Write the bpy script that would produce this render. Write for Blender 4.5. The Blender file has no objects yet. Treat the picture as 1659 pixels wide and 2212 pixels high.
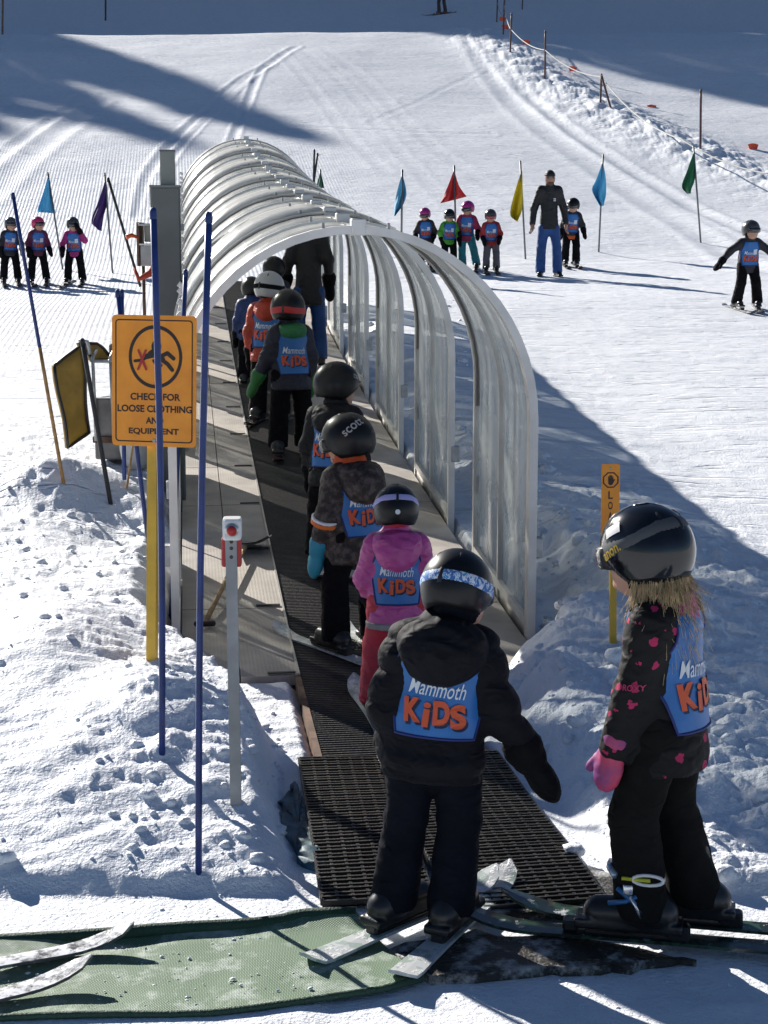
import bpy, math, random, zlib
import numpy as np
from mathutils import Vector, Matrix
R = math.radians
SC = bpy.context.scene
COL = SC.collection
rng = np.random.default_rng(7)
random.seed(7)

# ------------------------------------------------------------------ camera, sky, sun, exposure
CAM_H, PITCH, FPX = 2.15, 9.23, 3576.0           # metres, degrees down, focal length for a 1659 px wide frame
cam = bpy.data.cameras.new('camera')
cam.sensor_fit = 'VERTICAL'
cam.angle = 2 * math.atan(1106 / FPX)
cam.clip_start, cam.clip_end = 0.1, 2000
cam_ob = bpy.data.objects.new('camera', cam)
COL.objects.link(cam_ob)
cam_ob.location = (0, 0, CAM_H)
cam_ob.rotation_euler = (R(90 - PITCH), 0, 0)
SC.camera = cam_ob

SUN_EL = R(26)
SUN_H = np.array([-0.58, 0.815]); SUN_H /= np.linalg.norm(SUN_H)      # horizontal direction towards the sun
sun_vec = Vector((SUN_H[0] * math.cos(SUN_EL), SUN_H[1] * math.cos(SUN_EL), math.sin(SUN_EL)))
world = bpy.data.worlds.new('World')
SC.world = world
world.use_nodes = True
nt = world.node_tree
bg = nt.nodes['Background']
sky = nt.nodes.new('ShaderNodeTexSky')
sky.sky_type = 'NISHITA'
sky.sun_disc = False
sky.sun_elevation = SUN_EL
sky.sun_rotation = math.atan2(SUN_H[0], SUN_H[1])
sky.altitude = 2700
sky.air_density = 1.0
sky.dust_density = 0.0
sky.ozone_density = 3.0
nt.links.new(sky.outputs[0], bg.inputs[0])
bg.inputs[1].default_value = 0.05
sun = bpy.data.lights.new('sun', 'SUN')
sun.energy = 5.0
sun.angle = R(0.5)
sun.color = (1.0, 0.95, 0.88)
sun_ob = bpy.data.objects.new('sun', sun)
COL.objects.link(sun_ob)
sun_ob.rotation_euler = (-sun_vec).to_track_quat('-Z', 'Y').to_euler()
sun_ob.location = (-10, 20, 30)
SC.view_settings.view_transform = 'Standard'
SC.view_settings.look = 'None'
SC.view_settings.gamma = 1
SC.view_settings.exposure = 0.66
SC.view_settings.use_curve_mapping = False
SC.cycles.max_bounces = 6
SC.cycles.diffuse_bounces = 3
SC.cycles.transparent_max_bounces = 16
SC.cycles.caustics_reflective = False
SC.cycles.caustics_refractive = False

# ------------------------------------------------------------------ numeric helpers
def sstep(a, b, x):
    t = np.clip((x - a) / (b - a), 0, 1)
    return t * t * (3 - 2 * t)

_perm = rng.permutation(256)
_perm = np.concatenate([_perm, _perm, _perm]).astype(np.int32)
_g2 = np.stack([np.cos(np.arange(256) * 2.399963), np.sin(np.arange(256) * 2.399963)], 1).astype(np.float32)
_g3 = rng.normal(size=(256, 3)).astype(np.float32)
_g3 /= np.linalg.norm(_g3, axis=1, keepdims=True)

def pn2(x, y):
    xi, yi = np.floor(x), np.floor(y)
    xf, yf = (x - xi).astype(np.float32), (y - yi).astype(np.float32)
    xi, yi = xi.astype(np.int32) & 255, yi.astype(np.int32) & 255
    u, v = xf ** 3 * (xf * (xf * 6 - 15) + 10), yf ** 3 * (yf * (yf * 6 - 15) + 10)
    def g(ix, iy, dx, dy):
        h = _perm[_perm[ix & 255] + (iy & 255)]
        return _g2[h, 0] * dx + _g2[h, 1] * dy
    a, b = g(xi, yi, xf, yf), g(xi + 1, yi, xf - 1, yf)
    c, d = g(xi, yi + 1, xf, yf - 1), g(xi + 1, yi + 1, xf - 1, yf - 1)
    return ((a + u * (b - a)) * (1 - v) + (c + u * (d - c)) * v) * 1.4

def pn3(P):
    I = np.floor(P); Fx = (P - I).astype(np.float32); I = I.astype(np.int32) & 255
    w = Fx ** 3 * (Fx * (Fx * 6 - 15) + 10)
    out = 0
    for cx in (0, 1):
        for cy in (0, 1):
            for cz in (0, 1):
                h = _perm[_perm[_perm[(I[:, 0] + cx) & 255] + ((I[:, 1] + cy) & 255)] + ((I[:, 2] + cz) & 255)]
                gr = _g3[h]
                dd = gr[:, 0] * (Fx[:, 0] - cx) + gr[:, 1] * (Fx[:, 1] - cy) + gr[:, 2] * (Fx[:, 2] - cz)
                ww = (w[:, 0] if cx else 1 - w[:, 0]) * (w[:, 1] if cy else 1 - w[:, 1]) * (w[:, 2] if cz else 1 - w[:, 2])
                out = out + dd * ww
    return out * 1.6

def fbm2(x, y, o=4, g=0.5):
    s, a, r = 0, 1.0, 0
    for i in range(o):
        r = r + a * pn2(x * 2 ** i + 17.3 * i, y * 2 ** i - 9.1 * i); s += a; a *= g
    return r / s

def billow(x, y, o=4, g=0.5):
    s, a, r = 0, 1.0, 0
    for i in range(o):
        r = r + a * np.abs(pn2(x * 2 ** i + 31.7 * i, y * 2 ** i + 5.9 * i)); s += a; a *= g
    return r / s

# ------------------------------------------------------------------ mesh helpers
def np_mesh(name, V, faces, smooth=True, mats=(), mi=None):
    """faces: (N,4) or (N,3) int array, or a list of arrays / index tuples of mixed length."""
    me = bpy.data.meshes.new(name)
    V = np.asarray(V, np.float32)
    if isinstance(faces, np.ndarray):
        n, k = faces.shape
        me.vertices.add(len(V)); me.vertices.foreach_set('co', V.ravel())
        me.loops.add(n * k); me.loops.foreach_set('vertex_index', faces.astype(np.int32).ravel())
        me.polygons.add(n)
        me.polygons.foreach_set('loop_start', np.arange(0, n * k, k, dtype=np.int32))
        me.polygons.foreach_set('loop_total', np.full(n, k, np.int32))
        me.update(calc_edges=True)
    else:
        me.from_pydata(V.tolist(), [], [tuple(int(i) for i in f) for f in faces])
        n = len(me.polygons)
    me.polygons.foreach_set('use_smooth', np.full(len(me.polygons), bool(smooth)))
    for m in mats:
        me.materials.append(m)
    if mi is not None:
        me.polygons.foreach_set('material_index', np.asarray(mi, np.int32))
    me.update()
    return me

def link(name, me, parent=None, loc=None, rot=None):
    o = bpy.data.objects.new(name, me)
    COL.objects.link(o)
    if parent is not None:
        o.parent = parent
    if loc is not None:
        o.location = loc
    if rot is not None:
        o.rotation_euler = rot
    return o

def tag(o, label=None, cat=None, group=None, kind=None):
    if label: o['label'] = label
    if cat: o['category'] = cat
    if group: o['group'] = group
    if kind: o['kind'] = kind
    return o

def thing(name, label, cat, loc=(0, 0, 0), rotz=0, group=None):
    o = link(name, None)
    o.location = loc
    o.rotation_euler = (0, 0, rotz)
    return tag(o, label, cat, group)

class MB:
    """Collects simple solids; build() makes one mesh object."""
    def __init__(s):
        s.v, s.f = [], []
    def add(s, V, F):
        b = len(s.v)
        s.v.extend([tuple(map(float, p)) for p in V])
        s.f.extend([tuple(int(i) + b for i in f) for f in F])
        return s
    def box(s, c, d, M=None, bev=0.0):
        hx, hy, hz = d[0] / 2, d[1] / 2, d[2] / 2
        if bev <= 0:
            V = [(x, y, z) for x in (-hx, hx) for y in (-hy, hy) for z in (-hz, hz)]
            F = [(0, 1, 3, 2), (4, 6, 7, 5), (0, 4, 5, 1), (2, 3, 7, 6), (0, 2, 6, 4), (1, 5, 7, 3)]
        else:
            b = min(bev, hx * .95, hy * .95, hz * .95)
            V, F = [], []
            ring = [(hx - b, hy), (hx, hy - b), (hx, -hy + b), (hx - b, -hy), (-hx + b, -hy), (-hx, -hy + b), (-hx, hy - b), (-hx + b, hy)]
            sh = [(max(0, abs(x) - b * .5) * (1 if x > 0 else -1), max(0, abs(y) - b * .5) * (1 if y > 0 else -1)) for x, y in ring]
            for z, rr in ((-hz, sh), (-hz + b, ring), (hz - b, ring), (hz, sh)):
                V += [(x, y, z) for x, y in rr]
            for l in range(3):
                for i in range(8):
                    j = (i + 1) % 8
                    F.append((l * 8 + i, l * 8 + 8 + i, l * 8 + 8 + j, l * 8 + j))
            F.append(tuple(range(8))); F.append(tuple(range(31, 23, -1)))
        A = np.array(V)
        if M is not None:
            A = A @ np.array(M)[:3, :3].T
        return s.add(A + np.array(c), F)
    def tube(s, pts, r, n=8, cap=True, sq=None):
        """swept tube; r number or list; sq=(w,h) sweeps a rectangle instead."""
        P = np.array(pts, float)
        m = len(P)
        rr = np.full(m, r, float) if np.isscalar(r) else np.array(r, float)
        T = np.gradient(P, axis=0); T /= np.linalg.norm(T, axis=1, keepdims=True) + 1e-12
        up = np.array([0, 0, 1.0]) if abs(T[0][2]) < .9 else np.array([0, 1.0, 0])
        a = np.cross(T[0], up); a /= np.linalg.norm(a)
        V = []
        for i in range(m):
            a = a - T[i] * (a @ T[i]); a /= np.linalg.norm(a)
            b = np.cross(T[i], a)
            if sq is None:
                for k in range(n):
                    t = 2 * math.pi * k / n
                    V.append(P[i] + rr[i] * (math.cos(t) * a + math.sin(t) * b))
            else:
                for (p, q) in ((-1, -1), (1, -1), (1, 1), (-1, 1)):
                    V.append(P[i] + a * p * sq[0] / 2 + b * q * sq[1] / 2)
        if sq is not None: n = 4
        F = [(i * n + k, i * n + (k + 1) % n, (i + 1) * n + (k + 1) % n, (i + 1) * n + k) for i in range(m - 1) for k in range(n)]
        if cap:
            F.append(tuple(range(n - 1, -1, -1))); F.append(tuple(range((m - 1) * n, m * n)))
        return s.add(V, F)
    def prism(s, poly, axis_fn, t0, t1):
        """2D polygon extruded between two offsets; axis_fn(u, v, t) gives a point."""
        n = len(poly)
        V = [axis_fn(u, v, t0) for u, v in poly] + [axis_fn(u, v, t1) for u, v in poly]
        F = [tuple(range(n)), tuple(range(2 * n - 1, n - 1, -1))] + [(i, n + i, n + (i + 1) % n, (i + 1) % n) for i in range(n)]
        return s.add(V, F)
    def lathe(s, prof, n=20, c=(0, 0, 0)):
        V = [(c[0] + r * math.cos(2 * math.pi * k / n), c[1] + r * math.sin(2 * math.pi * k / n), c[2] + z) for r, z in prof for k in range(n)]
        F = [(i * n + k, i * n + (k + 1) % n, (i + 1) * n + (k + 1) % n, (i + 1) * n + k) for i in range(len(prof) - 1) for k in range(n)]
        return s.add(V, F)
    def mesh(s, name, mat, smooth=False):
        me = np_mesh(name, s.v, s.f, smooth, [mat] if mat else [])
        return me
    def build(s, name, mat, parent=None, smooth=False, loc=None, rot=None):
        return link(name, s.mesh(name, mat, smooth), parent, loc, rot)

def rotz(a):
    c, s_ = math.cos(a), math.sin(a)
    return np.array([[c, -s_, 0], [s_, c, 0], [0, 0, 1.0]])
def rotx(a):
    c, s_ = math.cos(a), math.sin(a)
    return np.array([[1.0, 0, 0], [0, c, -s_], [0, s_, c]])
def roty(a):
    c, s_ = math.cos(a), math.sin(a)
    return np.array([[c, 0, s_], [0, 1.0, 0], [-s_, 0, c]])

# ------------------------------------------------------------------ materials
_mats = {}
def mat(name, col, rough=0.6, metal=0.0, spec=0.5, bump=0.0, bscale=60, var=0.0, vscale=8, sheen=0.0, coat=0.0, col2=None, detail=4, wrinkle=0.0, wscale=9):
    if name in _mats:
        return _mats[name]
    m = bpy.data.materials.new(name); m.use_nodes = True
    n, l = m.node_tree.nodes, m.node_tree.links
    b = n['Principled BSDF']
    b.inputs['Base Color'].default_value = (*col, 1)
    b.inputs['Roughness'].default_value = rough
    b.inputs['Metallic'].default_value = metal
    b.inputs['Specular IOR Level'].default_value = spec
    b.inputs['Sheen Weight'].default_value = sheen
    b.inputs['Coat Weight'].default_value = coat
    tc = n.new('ShaderNodeTexCoord')
    if var > 0 or col2 is not None:
        t = n.new('ShaderNodeTexNoise'); t.inputs['Scale'].default_value = vscale; t.inputs['Detail'].default_value = 5
        l.new(tc.outputs['Object'], t.inputs['Vector'])
        mx = n.new('ShaderNodeMix'); mx.data_type = 'RGBA'
        c2 = col2 if col2 is not None else tuple(max(0, c * (1 - var)) for c in col)
        c1 = col if col2 is not None else tuple(min(1, c * (1 + var)) for c in col)
        mx.inputs[6].default_value = (*c1, 1); mx.inputs[7].default_value = (*c2, 1)
        rp = n.new('ShaderNodeValToRGB'); rp.color_ramp.elements[0].position = .35; rp.color_ramp.elements[1].position = .65
        l.new(t.outputs['Fac'], rp.inputs[0]); l.new(rp.outputs[0], mx.inputs[0]); l.new(mx.outputs[2], b.inputs['Base Color'])
    if bump > 0:
        t2 = n.new('ShaderNodeTexNoise'); t2.inputs['Scale'].default_value = bscale; t2.inputs['Detail'].default_value = detail
        l.new(tc.outputs['Object'], t2.inputs['Vector'])
        bp = n.new('ShaderNodeBump'); bp.inputs['Strength'].default_value = bump; bp.inputs['Distance'].default_value = 0.01
        l.new(t2.outputs['Fac'], bp.inputs['Height']); l.new(bp.outputs[0], b.inputs['Normal'])
    if wrinkle > 0:
        t3 = n.new('ShaderNodeTexNoise'); t3.noise_type = 'RIDGED_MULTIFRACTAL'; t3.inputs['Scale'].default_value = wscale; t3.inputs['Detail'].default_value = 4; t3.inputs['Distortion'].default_value = .9
        mp = n.new('ShaderNodeMapping'); mp.inputs['Scale'].default_value = (1, 1, 1.7); l.new(tc.outputs['Object'], mp.inputs['Vector']); l.new(mp.outputs[0], t3.inputs['Vector'])
        bw = n.new('ShaderNodeBump'); bw.inputs['Strength'].default_value = wrinkle; bw.inputs['Distance'].default_value = .012
        l.new(t3.outputs['Fac'], bw.inputs['Height'])
        if bump > 0: l.new(bp.outputs[0], bw.inputs['Normal'])
        l.new(bw.outputs[0], b.inputs['Normal'])
    _mats[name] = m
    return m

# ------------------------------------------------------------------ projection helpers (photo measurements -> world)
_p = R(PITCH)
def ray(xf, yf):
    X, Y = (xf - 829.5) / FPX, -(yf - 1106) / FPX
    return np.array([X, math.cos(_p) + Y * math.sin(_p), -math.sin(_p) + Y * math.cos(_p)])
def at(xf, yf, y):
    d = ray(xf, yf); t = y / d[1]
    return np.array([d[0] * t, y, CAM_H + d[2] * t])

# ------------------------------------------------------------------ the lift line: axis of belt and tunnel
AX = np.array([-0.155, 8.68]); TD = np.array([-0.118, 0.993]); TD /= np.linalg.norm(TD); TN = np.array([TD[1], -TD[0]])
MOD, PANEL, HALF, APEX, NMOD = 2.745, 1.71, 0.955, 2.21, 6
_fs = np.array([-6, -2, -1, 0, 1, 2, 3, 4, 5, 6, 7, 8]) * MOD
_fz = np.array([0, 0, 0, 0.0, .17, .37, .60, .87, 1.17, 1.50, 1.9, 2.4])
_ds = np.linspace(-16, 22, 800)
_dz = np.convolve(np.pad(np.interp(_ds, _fs, _fz), 20, 'edge'), np.hanning(41) / np.hanning(41).sum(), 'valid')
def floor_z(s):
    return np.interp(s, _ds, _dz)
def tun(s, u, h=0.0):
    p = AX + TD * s + TN * u
    return np.array([p[0], p[1], floor_z(s) + h])

# ------------------------------------------------------------------ snow terrain
_py = np.array([-400, 0, 8.7, 11.4, 14.2, 17, 20, 23.2, 28, 31, 36, 42, 50, 58, 62.5, 66, 70, 80, 95, 130, 200, 500])
_pz = np.array([0, 0, 0, .18, .40, .64, .92, 1.22, 1.60, 1.9, 2.8, 4.2, 6.25, 8.6, 9.72, 9.85, 10.2, 13.1, 17.6, 29, 50, 120])
_dy = np.linspace(-20, 240, 5201)
_k = np.hanning(31); _k /= _k.sum()
_dpz = np.convolve(np.pad(np.interp(_dy, _py, _pz), 15, 'edge'), _k, 'valid')
def prof(y):
    return np.where(y > 239, np.interp(y, _py, _pz), np.interp(y, _dy, _dpz))

def poly_dist(x, y, pts):
    """distance to a polyline and signed side"""
    d = np.full(x.shape, 1e9); 
    for (x0, y0), (x1, y1) in zip(pts[:-1], pts[1:]):
        dx, dy = x1 - x0, y1 - y0
        t = np.clip(((x - x0) * dx + (y - y0) * dy) / (dx * dx + dy * dy), 0, 1)
        d = np.minimum(d, np.hypot(x - x0 - t * dx, y - y0 - t * dy))
    return d

def base_ground(x, y):
    z = prof(y)
    # left slope a touch lower far out
    z = z - 0.16 * sstep(20, 28, y) * sstep(-2, -6, x) * (1 - sstep(34, 45, y))
    return z

BERM = [(2.6, 66), (3.6, 60), (5.0, 53), (6.6, 46), (8.4, 40.5), (10.5, 36), (14, 31), (18, 27)]
def curve_pts(pts, n=24):
    """Catmull-Rom through points"""
    P = np.array(pts, float); P = np.vstack([2 * P[0] - P[1], P, 2 * P[-1] - P[-2]])
    out = []
    for i in range(1, len(P) - 2):
        for t in np.linspace(0, 1, n, endpoint=False):
            a, b, c, d = P[i - 1], P[i], P[i + 1], P[i + 2]
            out.append(.5 * ((2 * b) + (c - a) * t + (2 * a - 5 * b + 4 * c - d) * t ** 2 + (3 * b - a - 3 * c + d) * t ** 3))
    out.append(P[-2]); return np.array(out)

def flat_hit(xf, yf):
    d = ray(xf, yf)
    t = np.linspace(3, 140, 6000)
    P = np.array([0, 0, CAM_H])[None] + d[None] * t[:, None]
    k = np.argmax(P[:, 2] < base_ground(P[:, 0], P[:, 1]))
    return P[k]
TRACKS = []
for pl, w, a in (
    ([(-40, 440), (80, 330), (215, 215)], .55, .05), ([(-60, 390), (60, 292), (190, 200)], .35, .03),
    ([(300, 470), (330, 370), (400, 280), (500, 190), (580, 138), (640, 100)], .28, .055), ([(318, 470), (350, 380), (430, 270), (520, 185), (590, 138)], .2, .04),
    ([(500, 310), (520, 255), (560, 160), (578, 140)], .22, .045),
    ([(-30, 240), (150, 262), (420, 285), (600, 300)], .22, .03), ([(-30, 225), (200, 245), (400, 262)], .2, .03),
    ([(-30, 330), (150, 345), (330, 375)], .4, .03),
    ([(600, 268), (760, 276), (900, 285), (1060, 290)], .3, .03), ([(800, 262), (1000, 170), (1060, 140)], .25, .012),
    ([(1010, 90), (1060, 160), (1170, 280), (1330, 390), (1500, 500), (1680, 600)], .5, .05), ([(1030, 90), (1110, 180), (1250, 300), (1420, 400), (1690, 540)], .35, .06),
    ([(600, 104), (690, 210), (760, 300), (830, 370)], .3, .012), ([(650, 104), (760, 200), (840, 300), (930, 400), (1060, 520)], .3, .010), ([(700, 104), (800, 180), (930, 310), (1100, 430)], .35, .012),
    ([(740, 620), (880, 606), (1100, 575), (1300, 570), (1500, 566), (1690, 560)], .3, .02),
):
    W = np.array([flat_hit(*p)[:2] for p in pl])
    TRACKS.append((curve_pts(W, 10), w, a))

GREEN_POLY = None
def ground(x, y):
    x = np.asarray(x, float); y = np.asarray(y, float)
    z = base_ground(x, y)
    r = np.hypot(x, y)
    rel = np.stack([x - AX[0], y - AX[1]], -1)
    s = rel @ TD; u = rel @ TN
    # gentle undulation
    z = z + 0.10 * fbm2(x * .16, y * .16, 3) * sstep(9, 16, r) + 0.25 * fbm2(x * .05 + 3, y * .05, 2) * sstep(25, 45, r)
    z = z + 0.008 * fbm2(x * 1.3, y * 1.3, 4) + 0.012 * fbm2(x * .9 + 7, y * 2.6, 3) * sstep(8, 12, y)
    # ---- banks beside the loading area
    edge_l = np.interp(y, [4.6, 5.2, 6.0, 6.8, 7.6, 8.15, 8.7, 10], [-.05, -.20, -.34, -.44, -.70, -1.0, -1.17, -1.17]) - np.where(y > 9, .118 * (y - 9), 0)
    wob = 0.07 * fbm2(x * 3.1, y * 3.1, 3)
    dl = edge_l - x + wob
    hl = np.interp(y, [4.9, 5.35, 6.1, 7.0, 8.2, 9.5, 12, 15, 17], [0, .05, .23, .30, .28, .25, .16, .05, 0])
    bank_l = hl * sstep(0, .21, dl) * (1 - .55 * sstep(.6, 2.6, dl))
    mound = .26 * np.exp(-(((x + 2.35) / .55) ** 2 + ((y - 11.6) / .35) ** 2)) + .16 * np.exp(-(((x + 1.55) / .35) ** 2 + ((y - 7.5) / .7) ** 2)) \
        + .12 * np.exp(-(((x + .95) / .28) ** 2 + ((y - 6.55) / .35) ** 2)) - .14 * np.exp(-(((x + 1.75) / .32) ** 2 + ((y - 10.6) / .5) ** 2))
    edge_r = np.interp(y, [4.6, 5.4, 6.2, 6.9, 7.6, 8.4, 8.9, 10], [1.0, .72, .56, .47, .42, .62, .98, .95]) - np.where(y > 9.5, .118 * (y - 9.5), 0)
    dr = x - edge_r + wob
    hr = np.interp(y, [4.8, 5.4, 6.2, 7.2, 8.4, 9.2, 11, 14, 26, 30], [.0, .05, .18, .27, .33, .28, .20, .16, .08, 0])
    bank_r = hr * sstep(0, .42, dr) * (1 - .6 * sstep(.7, 2.2, dr))
    z = z + bank_l + mound + bank_r
    # ---- lumps on the banks
    ml = sstep(.02, .25, dl) * sstep(4.9, 6.2, y) * (1 - sstep(13, 17, y)) * (1 - .85 * sstep(.45, 1.2, dl) * sstep(9.6, 7.6, y)) * (1 - .6 * sstep(1.1, 2.6, dl))
    mr = sstep(-.03, .2, dr) * sstep(4.7, 5.9, y) * (1 - sstep(9.5, 16, y)) * (1 - .9 * sstep(.9, 2.0, dr))
    wall = sstep(.90, 1.0, u) * (1 - sstep(1.25, 1.9, u)) * (s > .2) * (s < 17)
    m = np.clip(ml + mr + .55 * wall, 0, 1)
    near = (r < 32) & (m > .001)
    if near.any():
        xx, yy = x[near], y[near]
        wx, wy = xx + .1 * fbm2(xx * 4, yy * 4, 2), yy + .1 * fbm2(xx * 4 + 9, yy * 4, 2)
        lump = billow(wx * 2.1, wy * 2.1, 5, .56) - .3
        lump2 = np.maximum(0, pn2(wx * 6.5, wy * 6.5)) ** 1.2 + .5 * np.maximum(0, pn2(wx * 14 + 3, wy * 14)) 
        zz = (.055 + .045 * mr[near]) * lump + (.014 + .02 * mr[near]) * lump2 + .018 * fbm2(wx * 9, wy * 9, 4, .6) + .02 * np.abs(pn2(wx * 1.6 + wy * .6, wy * 4.2 - wx * 1.2))
        z[near] += m[near] * zz
    # small ski-out streaks, left foreground apron and right
    app = sstep(4.2, 4.8, y) * (1 - sstep(7.5, 10, y)) * (np.abs(x) < 4)
    z = z + app * (0.024 * np.abs(pn2(x * 1.9 + y * .8, y * 7.5 - x * 2.0)) + .012 * np.abs(pn2(x * 4 + y, y * 15 - x * 4.5)) + .008 * np.maximum(0, pn2(x * 9, y * 16)))
    mid = sstep(8, 12, y) * (1 - sstep(26, 34, y)) * sstep(1.2, 2.2, u)
    z = z + mid * (.008 * np.maximum(0, pn2(x * 3.5 + y * .5, y * 1.6)) ** 1.5 - .012 * np.maximum(0, pn2(x * 3, y * 9) - .35) - .012 * np.maximum(0, pn2(x * 5 + y * 4, y * 5 - x * 3) - .4))
    # ---- trench under mats, belt and deck
    tr = sstep(1.02, .95, np.abs(u)) * sstep(-.70, -.55, s) * (1 - sstep(17.0, 17.3, s))
    z = z * (1 - tr) + (floor_z(s) - .10) * tr
    tb = sstep(.42, .34, np.abs(u)) * sstep(-2.3, -2.1, s) * sstep(-.45, -.6, s)
    z = z * (1 - tb) + (-.06) * tb
    tm = sstep(.62, .50, np.abs(u - .02)) * sstep(-4.6, -4.2, s) * sstep(-1.9, -2.1, s)
    z = z * (1 - tm) + (-.012) * tm
    tg = sstep(4.42, 4.5, y) * sstep(5.35, 5.22, y) * (np.abs(x + .8) < 3)
    z = z * (1 - tg) + np.minimum(z, -.004) * tg
    # ---- far berm of pushed snow
    fm = (y > 24) & (y < 72) & (x > 0) & (x < 24)
    if fm.any():
        xx, yy = x[fm], y[fm]
        d = poly_dist(xx, yy, BERM)
        lump = billow(xx * .9, yy * .9, 4, .6)
        z[fm] += .22 * np.exp(-(d / 1.2) ** 2) + (1.1 * lump - .2) * .34 * np.exp(-(d / 1.1) ** 2)
    # ---- ski and groomer tracks
    for P, w, a in TRACKS:
        lo, hi = P.min(0) - 1.5, P.max(0) + 1.5
        k = (x > lo[0]) & (x < hi[0]) & (y > lo[1]) & (y < hi[1])
        if k.any():
            d = poly_dist(x[k], y[k], P)
            z[k] += .40 * a * (-np.exp(-(d / (w * .45)) ** 2) + .9 * np.exp(-((d - w * .8) / (w * .3)) ** 2))
    return z
def gz(x, y):
    return float(ground(np.array([x]), np.array([y]))[0])
def hit(xf, yf, lo=3.0, hi=160.0):
    """where the sight line through a photo point meets the snow"""
    d = ray(xf, yf)
    t = np.geomspace(lo, hi, 3000)
    P = np.array([0, 0, CAM_H])[None] + d[None] * t[:, None]
    k = int(np.argmax(P[:, 2] < ground(P[:, 0], P[:, 1])))
    return P[k]

def snow_material():
    m = bpy.data.materials.new('snow'); m.use_nodes = True
    n, l = m.node_tree.nodes, m.node_tree.links
    b = n['Principled BSDF']
    b.inputs['Base Color'].default_value = (.90, .915, .94, 1)
    b.inputs['Roughness'].default_value = .62
    b.inputs['Specular IOR Level'].default_value = .35
    geo = n.new('ShaderNodeNewGeometry')
    sep = n.new('ShaderNodeSeparateXYZ'); l.new(geo.outputs['Position'], sep.inputs[0])
    def math_(op, a, b_=None, c=None):
        q = n.new('ShaderNodeMath'); q.operation = op
        for i, v in enumerate((a, b_, c)):
            if v is None: continue
            if isinstance(v, (int, float)): q.inputs[i].default_value = v
            else: l.new(v, q.inputs[i])
        return q.outputs[0]
    def smooth(a, b_, v):
        q = n.new('ShaderNodeMapRange'); q.interpolation_type = 'SMOOTHSTEP'
        q.inputs[1].default_value = a; q.inputs[2].default_value = b_; l.new(v, q.inputs[0]); return q.outputs[0]
    # grain
    t1 = n.new('ShaderNodeTexNoise'); t1.inputs['Scale'].default_value = 55; t1.inputs['Detail'].default_value = 3; t1.inputs['Roughness'].default_value = .65
    l.new(geo.outputs['Position'], t1.inputs['Vector'])
    t2 = n.new('ShaderNodeTexNoise'); t2.inputs['Scale'].default_value = 7; t2.inputs['Detail'].default_value = 4; t2.inputs['Roughness'].default_value = .6
    l.new(geo.outputs['Position'], t2.inputs['Vector'])
    # skied scratches: stretched noise
    mp = n.new('ShaderNodeMapping'); mp.inputs['Rotation'].default_value = (0, 0, R(8)); mp.inputs['Scale'].default_value = (1.1, 6.0, 1)
    l.new(geo.outputs['Position'], mp.inputs['Vector'])
    t3 = n.new('ShaderNodeTexNoise'); t3.inputs['Scale'].default_value = 2.4; t3.inputs['Detail'].default_value = 2; l.new(mp.outputs[0], t3.inputs['Vector'])
    mp4 = n.new('ShaderNodeMapping'); mp4.inputs['Rotation'].default_value = (0, 0, R(-50)); mp4.inputs['Scale'].default_value = (.4, 7.0, 1)
    l.new(geo.outputs['Position'], mp4.inputs['Vector'])
    t4 = n.new('ShaderNodeTexNoise'); t4.inputs['Scale'].default_value = 2.0; t4.inputs['Detail'].default_value = 2; l.new(mp4.outputs[0], t4.inputs['Vector'])
    scr = math_('MULTIPLY', math_('ADD', smooth(.60, .72, t3.outputs['Fac']), smooth(.62, .72, t4.outputs['Fac'])), -1.0)
    # groomer corduroy on the left and behind
    w = n.new('ShaderNodeTexWave'); w.wave_type = 'BANDS'; w.bands_direction = 'X'; w.inputs['Scale'].default_value = 4.2; w.inputs['Distortion'].default_value = .8
    w.inputs['Detail'].default_value = 1.0; w.inputs['Detail Scale'].default_value = .3
    mpw = n.new('ShaderNodeMapping'); mpw.inputs['Rotation'].default_value = (0, 0, R(-7)); l.new(geo.outputs['Position'], mpw.inputs['Vector']); l.new(mpw.outputs[0], w.inputs['Vector'])
    cm = math_('MULTIPLY', smooth(16, 24, sep.outputs['Y']), smooth(48, 36, sep.outputs['Y']))
    cm = math_('MULTIPLY', cm, smooth(.5, -3.0, sep.outputs['X']))
    cord = math_('MULTIPLY', math_('MULTIPLY', w.outputs['Fac'], cm), .45)
    h = math_('ADD', math_('MULTIPLY', t1.outputs['Fac'], .55), math_('MULTIPLY', t2.outputs['Fac'], .8))
    h = math_('ADD', h, math_('MULTIPLY', scr, math_('MULTIPLY', smooth(7, 13, sep.outputs['Y']), 1.6)))
    h = math_('ADD', h, cord)
    bp = n.new('ShaderNodeBump'); bp.inputs['Strength'].default_value = .75; bp.inputs['Distance'].default_value = .022
    l.new(h, bp.inputs['Height']); l.new(bp.outputs[0], b.inputs['Normal'])
    # faint tint variation: old and fresh snow, a little dirt near the mats
    mx = n.new('ShaderNodeMix'); mx.data_type = 'RGBA'; mx.inputs[6].default_value = (.90, .925, .965, 1); mx.inputs[7].default_value = (.79, .83, .89, 1)
    rp = n.new('ShaderNodeValToRGB'); rp.color_ramp.elements[0].position = .42; rp.color_ramp.elements[1].position = .75
    l.new(t2.outputs['Fac'], rp.inputs[0]); l.new(rp.outputs[0], mx.inputs[0]); l.new(mx.outputs[2], b.inputs['Base Color'])
    return m
SNOW = snow_material()

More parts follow.
